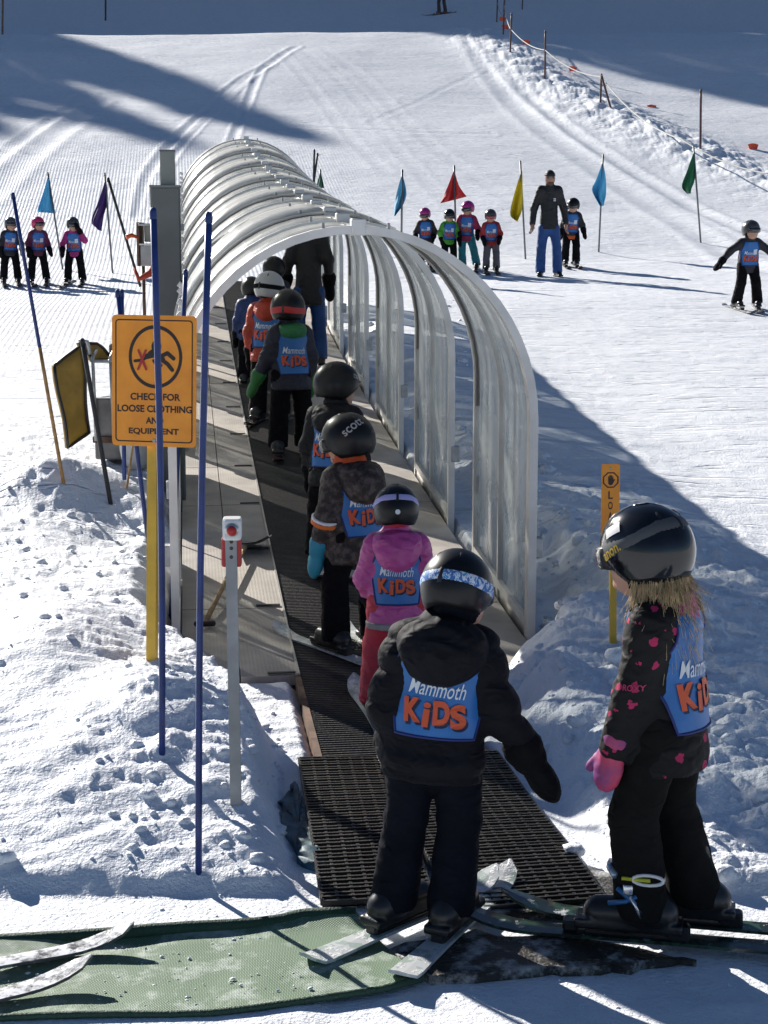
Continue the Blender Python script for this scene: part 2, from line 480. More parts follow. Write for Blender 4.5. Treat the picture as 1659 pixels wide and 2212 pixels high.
def build_ground():
    rr = np.concatenate([np.linspace(1.2, 3.9, 14), np.geomspace(4.0, 70, 880), np.geomspace(70.6, 480, 46)])
    aa = np.concatenate([np.linspace(-180, -22, 44)[:-1], np.linspace(-22, -14.6, 40)[:-1], np.linspace(-14.6, 14.6, 840), np.linspace(14.6, 22, 40)[1:], np.linspace(22, 180, 44)[1:-1]])
    a = np.radians(aa)
    X = rr[:, None] * np.sin(a)[None]; Y = rr[:, None] * np.cos(a)[None]
    Z = ground(X, Y)
    nr, na = X.shape
    V = np.stack([X, Y, Z], -1).reshape(-1, 3)
    i = np.arange(nr - 1)[:, None] * na; j = np.arange(na)[None]; j2 = (j + 1) % na
    F = np.stack([i + j, i + j2, i + na + j2, i + na + j], -1).reshape(-1, 4)
    F = F[:, ::-1]
    # centre disc
    c = len(V); V = np.vstack([V, [[0, 0, gz(0, 0)]]])
    me = np_mesh('snow_ground', V, F, True, [SNOW])
    o = link('snow_ground', me)
    tag(o, 'sunlit packed snow slope rising to a crest behind the lift', kind='structure')
    mb = MB(); mb.add([V[c]] + [V[q] for q in range(na)], [(0, q + 1, (q + 1) % na + 1) for q in range(na)])
    k = mb.build('snow_patch', SNOW, o, True)
    return o
GROUND = build_ground()

# ------------------------------------------------------------------ shared materials
ALU = mat('aluminium', (.62, .60, .56), .38, .75, var=.12, vscale=5, bump=.15, bscale=30)
ALU_PALE = mat('painted_aluminium', (.72, .70, .66), .45, .25, var=.1, vscale=4, bump=.1, bscale=40)
GALV = mat('galvanised_steel', (.42, .43, .43), .5, .6, var=.2, vscale=14, bump=.1, bscale=80)
COLUMN = mat('grey_column_paint', (.16, .165, .155), .65, 0, var=.15, vscale=3, bump=.08, bscale=40)
BLACK_RUB = mat('black_rubber', (.030, .027, .023), .38, 0, var=.4, vscale=9, bump=.3, bscale=120)
BLACK = mat('black_plastic', (.012, .012, .013), .4)
POLE_BLUE = mat('blue_pole_paint', (.013, .034, .16), .45, var=.25, vscale=12, bump=.05)
POLE_DARK = mat('dark_pole', (.02, .02, .022), .6)
BAMBOO = mat('bamboo', (.42, .24, .09), .6, var=.25, vscale=20)
YELLOW = mat('yellow_paint', (.62, .38, .035), .5, var=.12, vscale=10)
ORANGE = mat('sign_orange', (.98, .33, .025), .5, var=.10, vscale=9, bump=.08, bscale=8)
INK = mat('black_ink', (.025, .015, .012), .5)
RED_INK = mat('red_ink', (.45, .03, .03), .5)
RED = mat('red_plastic', (.45, .02, .02), .4)
WHITE = mat('white_plastic', (.78, .78, .76), .4)
WOOD = mat('worn_wood', (.40, .27, .13), .65, var=.25, vscale=15)
BOLT = mat('dark_bolt', (.06, .055, .05), .4, .8)
SEAL = mat('seal_rubber', (.20, .19, .18), .7)
RUST = mat('rusty_steel', (.15, .09, .06), .8, .2, var=.4, vscale=10)

def deck_material():
    m = mat('deck_plate', (.44, .40, .355), .6, .1, var=.2, vscale=3)
    n, l = m.node_tree.nodes, m.node_tree.links
    geo = n.new('ShaderNodeNewGeometry')
    mp = n.new('ShaderNodeMapping'); mp.inputs['Rotation'].default_value = (0, 0, -math.atan2(-TD[0], TD[1]))
    l.new(geo.outputs['Position'], mp.inputs['Vector'])
    w = n.new('ShaderNodeTexWave'); w.inputs['Scale'].default_value = 16; w.bands_direction = 'X'
    l.new(mp.outputs[0], w.inputs['Vector'])
    bp = n.new('ShaderNodeBump'); bp.inputs['Strength'].default_value = .12; bp.inputs['Distance'].default_value = .004
    l.new(w.outputs['Fac'], bp.inputs['Height']); l.new(bp.outputs[0], n['Principled BSDF'].inputs['Normal'])
    return m
DECK = deck_material()

def poly_material(name, lo, hi, tint):
    m = bpy.data.materials.new(name); m.use_nodes = True
    n, l = m.node_tree.nodes, m.node_tree.links
    n.remove(n['Principled BSDF'])
    out = n['Material Output']
    tr = n.new('ShaderNodeBsdfTransparent'); tr.inputs[0].default_value = (.93, .95, .93, 1)
    df = n.new('ShaderNodeBsdfDiffuse'); df.inputs[0].default_value = (*tint, 1)
    tl = n.new('ShaderNodeBsdfTranslucent'); tl.inputs[0].default_value = (*tint, 1)
    a = n.new('ShaderNodeMixShader'); a.inputs[0].default_value = .7; l.new(df.outputs[0], a.inputs[1]); l.new(tl.outputs[0], a.inputs[2])
    geo = n.new('ShaderNodeNewGeometry')
    mp = n.new('ShaderNodeMapping'); mp.inputs['Scale'].default_value = (1, 1, .8); l.new(geo.outputs['Position'], mp.inputs['Vector'])
    t = n.new('ShaderNodeTexNoise'); t.inputs['Scale'].default_value = 1.5; t.inputs['Detail'].default_value = 3; t.inputs['Distortion'].default_value = 1.2
    l.new(mp.outputs[0], t.inputs['Vector'])
    mr = n.new('ShaderNodeMapRange'); mr.inputs[1].default_value = .46; mr.inputs[2].default_value = .56; mr.inputs[3].default_value = lo; mr.inputs[4].default_value = hi
    l.new(t.outputs['Fac'], mr.inputs[0])
    b = n.new('ShaderNodeMixShader'); l.new(mr.outputs[0], b.inputs[0]); l.new(tr.outputs[0], b.inputs[1]); l.new(a.outputs[0], b.inputs[2])
    gl = n.new('ShaderNodeBsdfGlossy'); gl.inputs['Roughness'].default_value = .24; gl.inputs[0].default_value = (.95, .95, .95, 1)
    t2 = n.new('ShaderNodeTexNoise'); t2.inputs['Scale'].default_value = 2.2; l.new(geo.outputs['Position'], t2.inputs['Vector'])
    bp = n.new('ShaderNodeBump'); bp.inputs['Strength'].default_value = .07; bp.inputs['Distance'].default_value = .03; l.new(t2.outputs['Fac'], bp.inputs['Height']); l.new(bp.outputs[0], gl.inputs['Normal'])
    fr = n.new('ShaderNodeLayerWeight'); fr.inputs[0].default_value = .28
    sc = n.new('ShaderNodeMath'); sc.operation = 'MULTIPLY_ADD'; sc.inputs[1].default_value = .42; sc.inputs[2].default_value = .05; l.new(fr.outputs['Fresnel'], sc.inputs[0])
    c = n.new('ShaderNodeMixShader'); l.new(sc.outputs[0], c.inputs[0]); l.new(b.outputs[0], c.inputs[1]); l.new(gl.outputs[0], c.inputs[2])
    l.new(c.outputs[0], out.inputs[0])
    return m
POLY = poly_material('milky_polycarbonate', .26, .58, (.95, .95, .92))
POLY_COVER = poly_material('overlapping_cover_sheet', .65, .85, (.86, .87, .86))

# ------------------------------------------------------------------ conveyor tunnel
def half_arch(n=15):
    """(u, h, nu, nh) from the base to the apex for the right half"""
    hs = APEX - 1.0
    out = [(HALF, -.05, 1, 0), (HALF, hs * .5, 1, 0), (HALF, hs * .85, 1, 0)]
    for t in np.linspace(0, math.pi / 2, n):
        u, h = HALF * math.cos(t), hs + 1.0 * math.sin(t)
        nu, nh = math.cos(t) / HALF, math.sin(t) / 1.0
        L = math.hypot(nu, nh)
        out.append((u, h, nu / L, nh / L))
    return out
ARCH = half_arch()
def sweep(mb, side, s0, s1, r0, r1, arch=None):
    A = arch or ARCH
    V, F = [], []
    for (u, h, nu, nh) in A:
        for (s, r) in ((s0, r0), (s1, r0), (s1, r1), (s0, r1)):
            V.append(tun(s, side * (u + nu * r), h + nh * r))
    for i in range(len(A) - 1):
        for k in range(4):
            a, b = i * 4 + k, i * 4 + (k + 1) % 4
            q = (a, b, b + 4, a + 4)
            F.append(q if side < 0 else q[::-1])
    e = len(A) * 4
    F.append((0, 3, 2, 1) if side < 0 else (0, 1, 2, 3)); F.append((e - 4, e - 3, e - 2, e - 1) if side < 0 else (e - 1, e - 2, e - 3, e - 4))
    return mb.add(V, F)
TUNNEL = thing('conveyor_tunnel', 'long arched tunnel of milky clear panels on pale metal ribs over the conveyor', 'tunnel')
for mdl in range(NMOD):
    b0 = mdl * MOD
    for side in (-1, 1):
        for q, w in ((0.0, .055), (PANEL / 2, .020), (PANEL, .045)):
            mb = MB()
            ww = .085 if (mdl == 0 and q == 0) else w
            sweep(mb, side, b0 + q - ww / 2, b0 + q + ww / 2, -.022, .022)
            rib = mb.build('rib', ALU_PALE if q != PANEL / 2 else ALU, TUNNEL, False)
            if q != PANEL / 2:      # dark sealing strip along the rib
                m2 = MB()
                sg = 1 if q == 0 else -1
                sweep(m2, side, b0 + q + sg * (ww / 2 + .004), b0 + q + sg * (ww / 2 + .022), -.012, .012, ARCH[2:])
                m2.build('seal', SEAL, rib, False)
        for q in (0, 1):
            mb = MB()
            sweep(mb, side, b0 + q * PANEL / 2 + .03, b0 + (q + 1) * PANEL / 2 - .03, .002, .008)
            mb.build('panel', POLY, TUNNEL, True)
        # base rail, kick plate and post clamps
        mb = MB(); a, b = b0 + .05, b0 + PANEL - .04
        P = [tun(a, side * HALF), tun(b, side * HALF)]
        mb.tube([P[0] + [0, 0, .10], P[1] + [0, 0, .10]], 0, sq=(.045, .05)); mb.build('base_rail', ALU_PALE, TUNNEL)
        mb = MB(); mb.tube([P[0] + [0, 0, .02], P[1] + [0, 0, .02]], 0, sq=(.02, .11)); mb.build('kick_plate', ALU, TUNNEL)
        for q in (0, PANEL):
            c = tun(b0 + q, side * (HALF + .028), .52)
            MB().box(c, (.06, .075, .11), rotz(math.atan2(-TD[0], TD[1])), .006).build('post_clamp', GALV, TUNNEL)
    # apex brackets where the half ribs meet
    for q in (0, PANEL / 2, PANEL):
        c = tun(b0 + q, .02, APEX + .012)
        MB().box(c, (.075, .10, .085), rotz(math.atan2(-TD[0], TD[1])), .006).build('apex_bracket', ALU_PALE, TUNNEL)
        for uu in (-.16, .18):
            MB().lathe([(0, .014), (.008, .014), (.009, 0), (.009, -.03)], 8, tun(b0 + q, uu, APEX + .02)).build('bolt', GALV, TUNNEL)
    # the left side between two frames is closed with an overlapping cover sheet
    if mdl < NMOD - 1:
        mb = MB(); sweep(mb, -1, b0 + PANEL - .06, b0 + MOD + .06, .024, .030, ARCH[7:])
        mb.build('cover_sheet', POLY_COVER, TUNNEL, True)
        mb = MB(); sweep(mb, 1, b0 + PANEL - .06, b0 + MOD + .06, .024, .030, ARCH[13:])
        mb.build('cover_sheet', POLY_COVER, TUNNEL, True)
    # small snow wedge caught on the left side rail is part of the ground; hinge tabs on the left eave
    for q in np.linspace(.2, MOD - .2, 4):
        u, h, nu, nh = ARCH[7]
        MB().box(tun(b0 + q, -(u + .04), h + .03), (.05, .09, .035), rotz(.1) @ roty(R(40)), .005).build('hinge_tab', ALU_PALE, TUNNEL)

# ------------------------------------------------------------------ deck and belt
DECKT = thing('conveyor_deck', 'grey ribbed metal walkway plates either side of the belt inside the tunnel', 'walkway', tuple(tun(0, 0)))
dz0 = np.array(DECKT.location)
ang = math.atan2(-TD[0], TD[1])
def plate(s0, s1, u0, u1, h0, h1, mt, nm, par):
    mb = MB(); n = 3
    V = []
    for s in np.linspace(s0, s1, n):
        for (u, h) in ((u0, h0), (u1, h0), (u1, h1), (u0, h1)):
            V.append(tun(s, u, h) - dz0)
    F = [(i * 4 + k, i * 4 + 4 + k, i * 4 + 4 + (k + 1) % 4, i * 4 + (k + 1) % 4) for i in range(n - 1) for k in range(4)] + [(0, 1, 2, 3), (n * 4 - 1, n * 4 - 2, n * 4 - 3, n * 4 - 4)]
    mb.add(V, F); return mb.build(nm, mt, par)
s = -.62
while s < 16.6:
    L = 1.36
    for (u0, u1) in ((-.925, -.64), (-.634, -.352), (.352, .634), (.64, .925)):
        plate(s + .004, s + L - .004, u0, u1, -.03, .022 + random.uniform(-.003, .003), DECK, 'deck_plate', DECKT)
    for sd in (-1, 1):
        plate(s + .02, s + .045, min(sd * .36, sd * .50), max(sd * .36, sd * .50), .026, .032, BLACK, 'clip', DECKT)
        plate(s, s + L, sd * .345 - .006, sd * .345 + .006, -.02, .030, ALU, 'edge_strip', DECKT)
    s += L
BELT = thing('conveyor_belt', 'long black ribbed rubber conveyor belt carrying the children through the tunnel', 'conveyor belt', tuple(tun(-2.4, 0)))
bz = np.array(BELT.location)
V, F = [], []
ss = np.arange(-2.42, 16.9, .032)
for i, s_ in enumerate(ss):
    for (ds, h) in ((0, .006), (.014, .006), (.018, .014), (.028, .014)):
        for u in (-.335, .335):
            V.append(tun(s_ + ds, u, h) - bz)
n = len(V) // 2
F = [(2 * i, 2 * i + 1, 2 * i + 3, 2 * i + 2) for i in range(n - 1)]
belt_mat = mat('belt_rubber', (.022, .020, .018), .5, var=.35, vscale=4, bump=.4, bscale=60)
MB().add(V, F).build('belt', belt_mat, BELT)
plate2 = MB()
for sd in (-1, 1):
    V = [tun(s_, sd * u, h) - bz for s_ in np.linspace(-2.42, -.62, 4) for (u, h) in ((.337, -.04), (.365, -.04), (.365, .02), (.337, .02))]
    plate2.add(V, [(i * 4 + k, i * 4 + 4 + k, i * 4 + 4 + (k + 1) % 4, i * 4 + (k + 1) % 4) for i in range(3) for k in range(4)] + [(0, 1, 2, 3), (15, 14, 13, 12)])
plate2.build('side_rail', RUST, BELT)

# ------------------------------------------------------------------ loading mats
def lattice_mat(name, label, s0, s1, u0, u1, yaw, seed, group=None):
    c = tun((s0 + s1) / 2, (u0 + u1) / 2)
    z = .004
    t = thing(name, label, 'mat', (c[0], c[1], z), ang + yaw, group)
    W, L = (u1 - u0), (s1 - s0)
    rr = random.Random(seed)
    wav = lambda x, y: .010 + .006 * math.sin(3.1 * x + 2 * y + seed) + .005 * math.sin(5 * y + seed * 2)
    mb = MB()
    pu, ps = .046, .032
    nu, ns = int(W / pu), int(L / ps)
    for i in range(nu + 1):
        x = -W / 2 + W * i / nu
        pts = [(x, y, wav(x, y) + .008) for y in np.linspace(-L / 2, L / 2, 14)]
        mb.tube(pts, 0, sq=(.012, .016))
    for j in range(ns + 1):
        y = -L / 2 + L * j / ns
        off = .004 if j % 2 else 0
        pts = [(x, y, wav(x, y) + .0095 + off * .4) for x in np.linspace(-W / 2, W / 2, 8)]
        mb.tube(pts, 0, sq=(.010, .018))
    o = mb.build('lattice', BLACK_RUB, t); o['kind'] = 'stuff'
    b = MB(); g = 9
    V = [(x, y, wav(x, y) - .006) for y in np.linspace(-L / 2, L / 2, g) for x in np.linspace(-W / 2, W / 2, g)]
    b.add(V, [(j * g + i, j * g + i + 1, j * g + g + i + 1, j * g + g + i) for j in range(g - 1) for i in range(g - 1)])
    b.build('backing', mat('mat_backing', (.008, .007, .006), .35, var=.5, vscale=12), t, True)
    return t
lattice_mat('loading_mat', 'black rubber lattice mat on the left where the front child stands', -3.50, -2.0, -.45, -.085, R(-1), 1, 'rubber loading mats in front of the belt')
lattice_mat('loading_mat', 'black rubber lattice mat right of the front child, beside the snow bank', -3.62, -2.0, -.08, .43, R(2), 2, 'rubber loading mats in front of the belt')

def slush_mat_material():
    m = mat('slushy_mat', (.035, .028, .02), .5, bump=.6, bscale=90)
    n, l = m.node_tree.nodes, m.node_tree.links; b = n['Principled BSDF']
    geo = n.new('ShaderNodeNewGeometry')
    t = n.new('ShaderNodeTexNoise'); t.inputs['Scale'].default_value = 9; t.inputs['Detail'].default_value = 8; t.inputs['Roughness'].default_value = .7; l.new(geo.outputs['Position'], t.inputs['Vector'])
    rp = n.new('ShaderNodeValToRGB'); e = rp.color_ramp.elements; e[0].position = .50; e[0].color = (.025, .021, .016, 1); e[1].position = .66; e[1].color = (.5, .5, .48, 1)
    l.new(t.outputs['Fac'], rp.inputs[0]); l.new(rp.outputs[0], b.inputs['Base Color'])
    return m
SLUSH = slush_mat_material()
def flat_patch(name, label, cat, poly, h, mt, seed, thick=.012, group=None, amp=.008, crumple=0.0):
    """thin ragged sheet lying on the ground"""
    P = np.array(poly, float); c = P.mean(0)
    t = thing(name, label, cat, (c[0], c[1], 0), 0, group)
    B = []
    for i in range(len(P)):
        a, b = P[i], P[(i + 1) % len(P)]
        m_ = max(2, int(np.linalg.norm(b - a) / .05))
        for k in range(m_):
            q = a + (b - a) * k / m_
            B.append(q)
    B = np.array(B); rr = np.random.default_rng(seed)
    B += rr.normal(size=B.shape) * amp
    rings = [B] + [c + (B - c) * f for f in (.93, .8, .65, .5, .35, .2, .07)]
    nB = len(B)
    V = []
    for q in rings:
        hz = h + thick + crumple * np.abs(pn2(q[:, 0] * 9 + seed, q[:, 1] * 9)) + .004 * pn2(q[:, 0] * 6, q[:, 1] * 6)
        V += [(x - c[0], y - c[1], z) for (x, y), z in zip(q, hz)]
    base = [(x - c[0], y - c[1], h - .02) for x, y in B]
    V += base; nb0 = len(rings) * nB
    F = []
    for r_ in range(len(rings) - 1):
        F += [(r_ * nB + i, r_ * nB + (i + 1) % nB, (r_ + 1) * nB + (i + 1) % nB, (r_ + 1) * nB + i) for i in range(nB)]
    F.append(tuple((len(rings) - 1) * nB + i for i in range(nB)))
    F += [(nb0 + i, nb0 + (i + 1) % nB, (i + 1) % nB, i) for i in range(nB)]
    MB().add(V, F).build('sheet', mt, t, True)
    return t
flat_patch('worn_mat', 'frayed black mat with slush under the tails of the front skis', 'mat',
           [tuple(at(*p)[:2]) for p in ((845, 2050, 4.80), (1000, 2015, 4.92), (1290, 2040, 4.86), (1500, 2085, 4.72), (1180, 2110, 4.66), (1090, 2125, 4.62), (925, 2130, 4.60))], .006, SLUSH, 5, amp=.014, group='worn mats by the skis')
flat_patch('worn_mat', 'snow crusted brown mat between the front child and the girl in profile', 'mat',
           [tuple(at(*p)[:2]) for p in ((1030, 1930, 5.24), (1215, 1850, 5.5), (1300, 1870, 5.43), (1375, 1915, 5.29), (1330, 1985, 5.06), (1060, 1985, 5.06))], .010, SLUSH, 6, amp=.012, group='worn mats by the skis')
TARP = mat('blue_tarp', (.04, .10, .13), .6, var=.5, vscale=18, bump=.5, bscale=25)
flat_patch('tarp_scrap', 'crumpled teal plastic sheet beside the left edge of the mat', 'tarp',
           [tuple(at(*p)[:2]) for p in ((640, 1690, 6.38), (606, 1735, 6.12), (612, 1800, 5.82), (650, 1860, 5.55), (705, 1885, 5.45), (668, 1780, 5.9))], .004, TARP, 9, thick=.015, crumple=.025)

def carpet_material():
    m = mat('green_mesh', (.09, .16, .10), .6)
    n, l = m.node_tree.nodes, m.node_tree.links; b = n['Principled BSDF']
    geo = n.new('ShaderNodeNewGeometry')
    def wave(rot, sc):
        mp = n.new('ShaderNodeMapping'); mp.inputs['Rotation'].default_value = (0, 0, R(rot)); l.new(geo.outputs['Position'], mp.inputs['Vector'])
        w = n.new('ShaderNodeTexWave'); w.inputs['Scale'].default_value = sc; w.inputs['Distortion'].default_value = .3; l.new(mp.outputs[0], w.inputs['Vector']); return w.outputs['Fac']
    mul = n.new('ShaderNodeMath'); mul.operation = 'MULTIPLY'; l.new(wave(40, 46), mul.inputs[0]); l.new(wave(-50, 46), mul.inputs[1])
    rp = n.new('ShaderNodeValToRGB'); e = rp.color_ramp.elements; e[0].position = .1; e[0].color = (.075, .15, .085, 1); e[1].position = .55; e[1].color = (.32, .44, .27, 1)
    l.new(mul.outputs[0], rp.inputs[0])
    t = n.new('ShaderNodeTexNoise'); t.inputs['Scale'].default_value = 7; t.inputs['Detail'].default_value = 9; t.inputs['Roughness'].default_value = .72; l.new(geo.outputs['Position'], t.inputs['Vector'])
    r2 = n.new('ShaderNodeValToRGB'); r2.color_ramp.elements[0].position = .50; r2.color_ramp.elements[1].position = .72; l.new(t.outputs['Fac'], r2.inputs[0])
    mx = n.new('ShaderNodeMix'); mx.data_type = 'RGBA'; l.new(r2.outputs[0], mx.inputs[0]); l.new(rp.outputs[0], mx.inputs[6]); mx.inputs[7].default_value = (.66, .72, .66, 1)
    l.new(mx.outputs[2], b.inputs['Base Color'])
    bp = n.new('ShaderNodeBump'); bp.inputs['Strength'].default_value = .5; bp.inputs['Distance'].default_value = .006
    ad = n.new('ShaderNodeMath'); ad.operation = 'ADD'; l.new(mul.outputs[0], ad.inputs[0]); l.new(r2.outputs[0], ad.inputs[1]); l.new(ad.outputs[0], bp.inputs['Height']); l.new(bp.outputs[0], b.inputs['Normal'])
    return m
CARPET = carpet_material()
def green_carpet():
    xs = np.linspace(-2.6, .14, 70)
    top = np.interp(xs, [-2.6, -1.18, -.5, -.085, .16], [4.70, 4.83, 4.93, 5.05, 5.02]) + .012 * np.sin(xs * 9)
    bot = np.interp(xs, [-2.6, -1.18, -.5, .07, .16], [4.26, 4.34, 4.37, 4.53, 4.60]) + .010 * np.sin(xs * 7 + 1)
    t = thing('green_mesh_carpet', 'snow dusted green mesh carpet strip across the bottom left', 'carpet', (-.9, 4.7, 0))
    o = np.array([-.9, 4.7, 0]); n = 22; V = []
    for v in np.linspace(0, 1, n):
        for i, x in enumerate(xs):
            y = bot[i] + (top[i] - bot[i]) * v
            x = x - .20 * v * float(sstep(-.5, .14, np.array([x]))[0]) - .03
            z = .012 + .012 * max(0, v - .88) / .12 + .008 * math.sin(x * 6 + v * 2) * (v > .9) + .003 * math.sin(x * 11 + v * 9)
            z += float(.005 * pn2(np.array([x * 5]), np.array([y * 5]))[0])
            V.append(np.array([x, y, z]) - o)
    k = len(xs)
    F = [(j * k + i, j * k + i + 1, j * k + k + i + 1, j * k + k + i) for j in range(n - 1) for i in range(k - 1)]
    MB().add(V, F).build('mesh_sheet', CARPET, t, True)
    DG = mat('dark_green_hem', (.03, .075, .045), .65, bump=.5, bscale=150)
    h = MB(); h.tube([np.array([xs[i] - .03 - .20 * float(sstep(-.5, .14, xs[i:i + 1])[0]), top[i] + .004, .020 + .006 * math.sin(xs[i] * 6)]) - o for i in range(0, k, 3)], .024, 8); h.build('hem', DG, t, True)
    h = MB(); h.tube([np.array([xs[i] - .03, bot[i], .010]) - o for i in range(0, k, 3)], .011, 8); h.build('hem', DG, t, True)
    # little lumps of snow lying on the mesh
    c = MB(); rr = random.Random(4)
    for q in range(300):
        x = rr.uniform(-1.4, -.2); v = rr.uniform(.06, .9); i = int(np.argmin(abs(xs - x))); y = bot[i] + (top[i] - bot[i]) * v
        r_ = .0012 + .006 * rr.random() ** 4
        V5 = [(x + .9 + r_ * rr.uniform(.6, 1.6) * math.cos(a), y - 4.7 + r_ * rr.uniform(.6, 1.3) * math.sin(a), .012 + z_) for z_, k5 in ((0, 1), (r_ * .5, .8)) for a in (0, 1.1, 2.3, 3.6, 5.0)] + [(x + .9, y - 4.7, .012 + r_ * .9)]
        c.add(V5, [(i, (i + 1) % 5, 5 + (i + 1) % 5, 5 + i) for i in range(5)] + [(5 + i, 5 + (i + 1) % 5, 10) for i in range(5)])
    ch = c.build('snow_crumbs', SNOW, t, True); ch['kind'] = 'stuff'
green_carpet()

# ------------------------------------------------------------------ text and flat marks
_txt = {}
def text_flat(txt, width, height=None, bold=.0, shear=0.0):
    if (txt, bold, shear) not in _txt:
        _txt[(txt, bold, shear)] = _text_raw(txt, bold, shear)
    V, F, d = _txt[(txt, bold, shear)]
    sx = width / d[0]; sy = sx if height is None else height / d[1]
    return V * [sx, sy], F
def _text_raw(txt, bold, shear):
    cu = bpy.data.curves.new('t', 'FONT'); cu.body = txt; cu.size = 1; cu.offset = bold; cu.shear = shear; cu.resolution_u = 4
    o = bpy.data.objects.new('t', cu); COL.objects.link(o)
    bpy.context.view_layer.update()
    me = bpy.data.meshes.new_from_object(o.evaluated_get(bpy.context.evaluated_depsgraph_get()))
    V = np.array([v.co for v in me.vertices])[:, :2]; F = [tuple(p.vertices) for p in me.polygons]
    bpy.data.objects.remove(o); bpy.data.curves.remove(cu); bpy.data.meshes.remove(me)
    lo, hi = V.min(0), V.max(0)
    return V - (lo + hi) / 2, F, hi - lo
def stroke(pts, w):
    """thick 2-D polyline with round ends -> list of (V, F)"""
    out = []
    for a, b in zip(pts[:-1], pts[1:]):
        a, b = np.array(a, float), np.array(b, float)
        d = b - a; t0 = math.atan2(d[1], d[0])
        ring = [b + w / 2 * np.array([math.cos(t0 + t), math.sin(t0 + t)]) for t in np.linspace(-math.pi / 2, math.pi / 2, 7)] + [a + w / 2 * np.array([math.cos(t0 + t), math.sin(t0 + t)]) for t in np.linspace(math.pi / 2, 3 * math.pi / 2, 7)]
        out.append((np.array(ring), [tuple(range(14))]))
    return out
def ring2(c, r0, r1, n=40):
    V = [(c[0] + r * math.cos(2 * math.pi * k / n), c[1] + r * math.sin(2 * math.pi * k / n)) for r in (r0, r1) for k in range(n)]
    return np.array(V), [(k, (k + 1) % n, n + (k + 1) % n, n + k) for k in range(n)]
def rrect(w, h, r, n=5):
    out = []
    for cx, cy, a0 in ((w / 2 - r, h / 2 - r, 0), (-w / 2 + r, h / 2 - r, 90), (-w / 2 + r, -h / 2 + r, 180), (w / 2 - r, -h / 2 + r, 270)):
        out += [(cx + r * math.cos(R(a0 + 90 * k / n)), cy + r * math.sin(R(a0 + 90 * k / n))) for k in range(n + 1)]
    return np.array(out)
def marks(name, pieces, mt, parent, y):
    """2-D pieces in the board's x,z plane at offset y (towards the viewer = negative)"""
    mb = MB()
    for k, (V, F) in enumerate(pieces):
        mb.add([(p[0], y - .00004 * k, p[1]) for p in V], F)
    return mb.build(name, mt, parent)

# ------------------------------------------------------------------ warning sign
def warning_sign():
    b = hit(327, 1425); yb = b[1]
    t = thing('warning_sign', 'orange board reading check for loose clothing and equipment on a yellow post', 'sign', (b[0], b[1], b[2] - .12), R(-9))
    o = np.array([b[0], b[1], b[2] - .12])
    c = at(337, 823, yb - .03) - o
    top = at(333, 705, yb) - o
    MB().tube([(0, 0, 0), (top[0] * .5, 0, top[2] * .5), (top[0], 0, top[2])], 0, sq=(.042, .042)).build('post', YELLOW, t)
    sc = 1 / np.linalg.norm(ray(337, 823)) * 0 + (yb * math.cos(_p) + (CAM_H - c[2] - o[2]) * math.sin(_p)) / FPX
    W, H = 187 * sc, 281 * sc
    board = MB(); R2 = rrect(W, H, .018)
    board.prism(R2, lambda u, v, k: (u, k + .012 * (u / W) * 0, v), -.003, .003)
    bo = board.build('board', ORANGE, t, loc=(c[0], -.035, c[2]), rot=(R(-2), R(.8), 0))
    k = W / 615.0     # crop pixels of the measured board -> metres
    q = lambda x, y: ((x - 947) * k, (735 - y) * k)
    yo = -.0042
    A, B = rrect(W - .030, H - .036, .016), rrect(W - .040, H - .046, .012)
    n = len(A)
    marks('border', [(np.vstack([A, B]), [(i, (i + 1) % n, n + (i + 1) % n, n + i) for i in range(n)])], INK, bo, yo)
    cc = q(958, 563); rx = 195 * k
    V, F = ring2((0, 0), .885, 1.0, 48); V = V * [rx, rx * 1.14] + cc
    marks('circle', [(V, F)], INK, bo, yo)
    w = 26 * k
    fig = []
    V, F = ring2((0, 0), 0.01, 1, 20); fig.append((V * [36 * k, 44 * k] + q(965, 490), F))
    fig += stroke([q(900, 560), q(945, 548), q(1010, 580)], w * 1.5) + stroke([q(985, 565), q(1045, 535), q(1090, 572)], w * 1.1) + stroke([q(1000, 580), q(1045, 610), q(1080, 652)], w * 1.1) \
        + stroke([q(945, 590), q(965, 618), q(1000, 622)], w * .8) + stroke([q(900, 568), q(850, 590), q(808, 595)], w * .8) + stroke([q(940, 520), q(915, 540)], w)
    marks('falling_figure', fig, INK, bo, yo - .0003)
    marks('red_cross', stroke([q(835, 520), q(892, 652)], 17 * k) + stroke([q(888, 520), q(833, 652)], 17 * k), RED_INK, bo, yo - .002)
    for txt, x0, x1, y, hh in (('CHECK FOR', 775, 1140, 845, 50), ('LOOSE CLOTHING', 680, 1225, 930, 50), ('AND', 888, 1017, 1013, 48), ('EQUIPMENT', 763, 1130, 1092, 50)):
        V, F = text_flat(txt, (x1 - x0) * k, hh * k, .030)
        marks('lettering', [(V + q((x0 + x1) / 2, y), F)], INK, bo, yo)
    for (x, y) in ((950, 1155), (955, 300)):
        m = MB(); m.lathe([(0, .004), (.006, .004), (.009, 0)], 10)
        p = q(x, y); m.build('screw', GALV, bo, loc=(p[0], -.004, p[1]), rot=(R(90), 0, 0))
warning_sign()

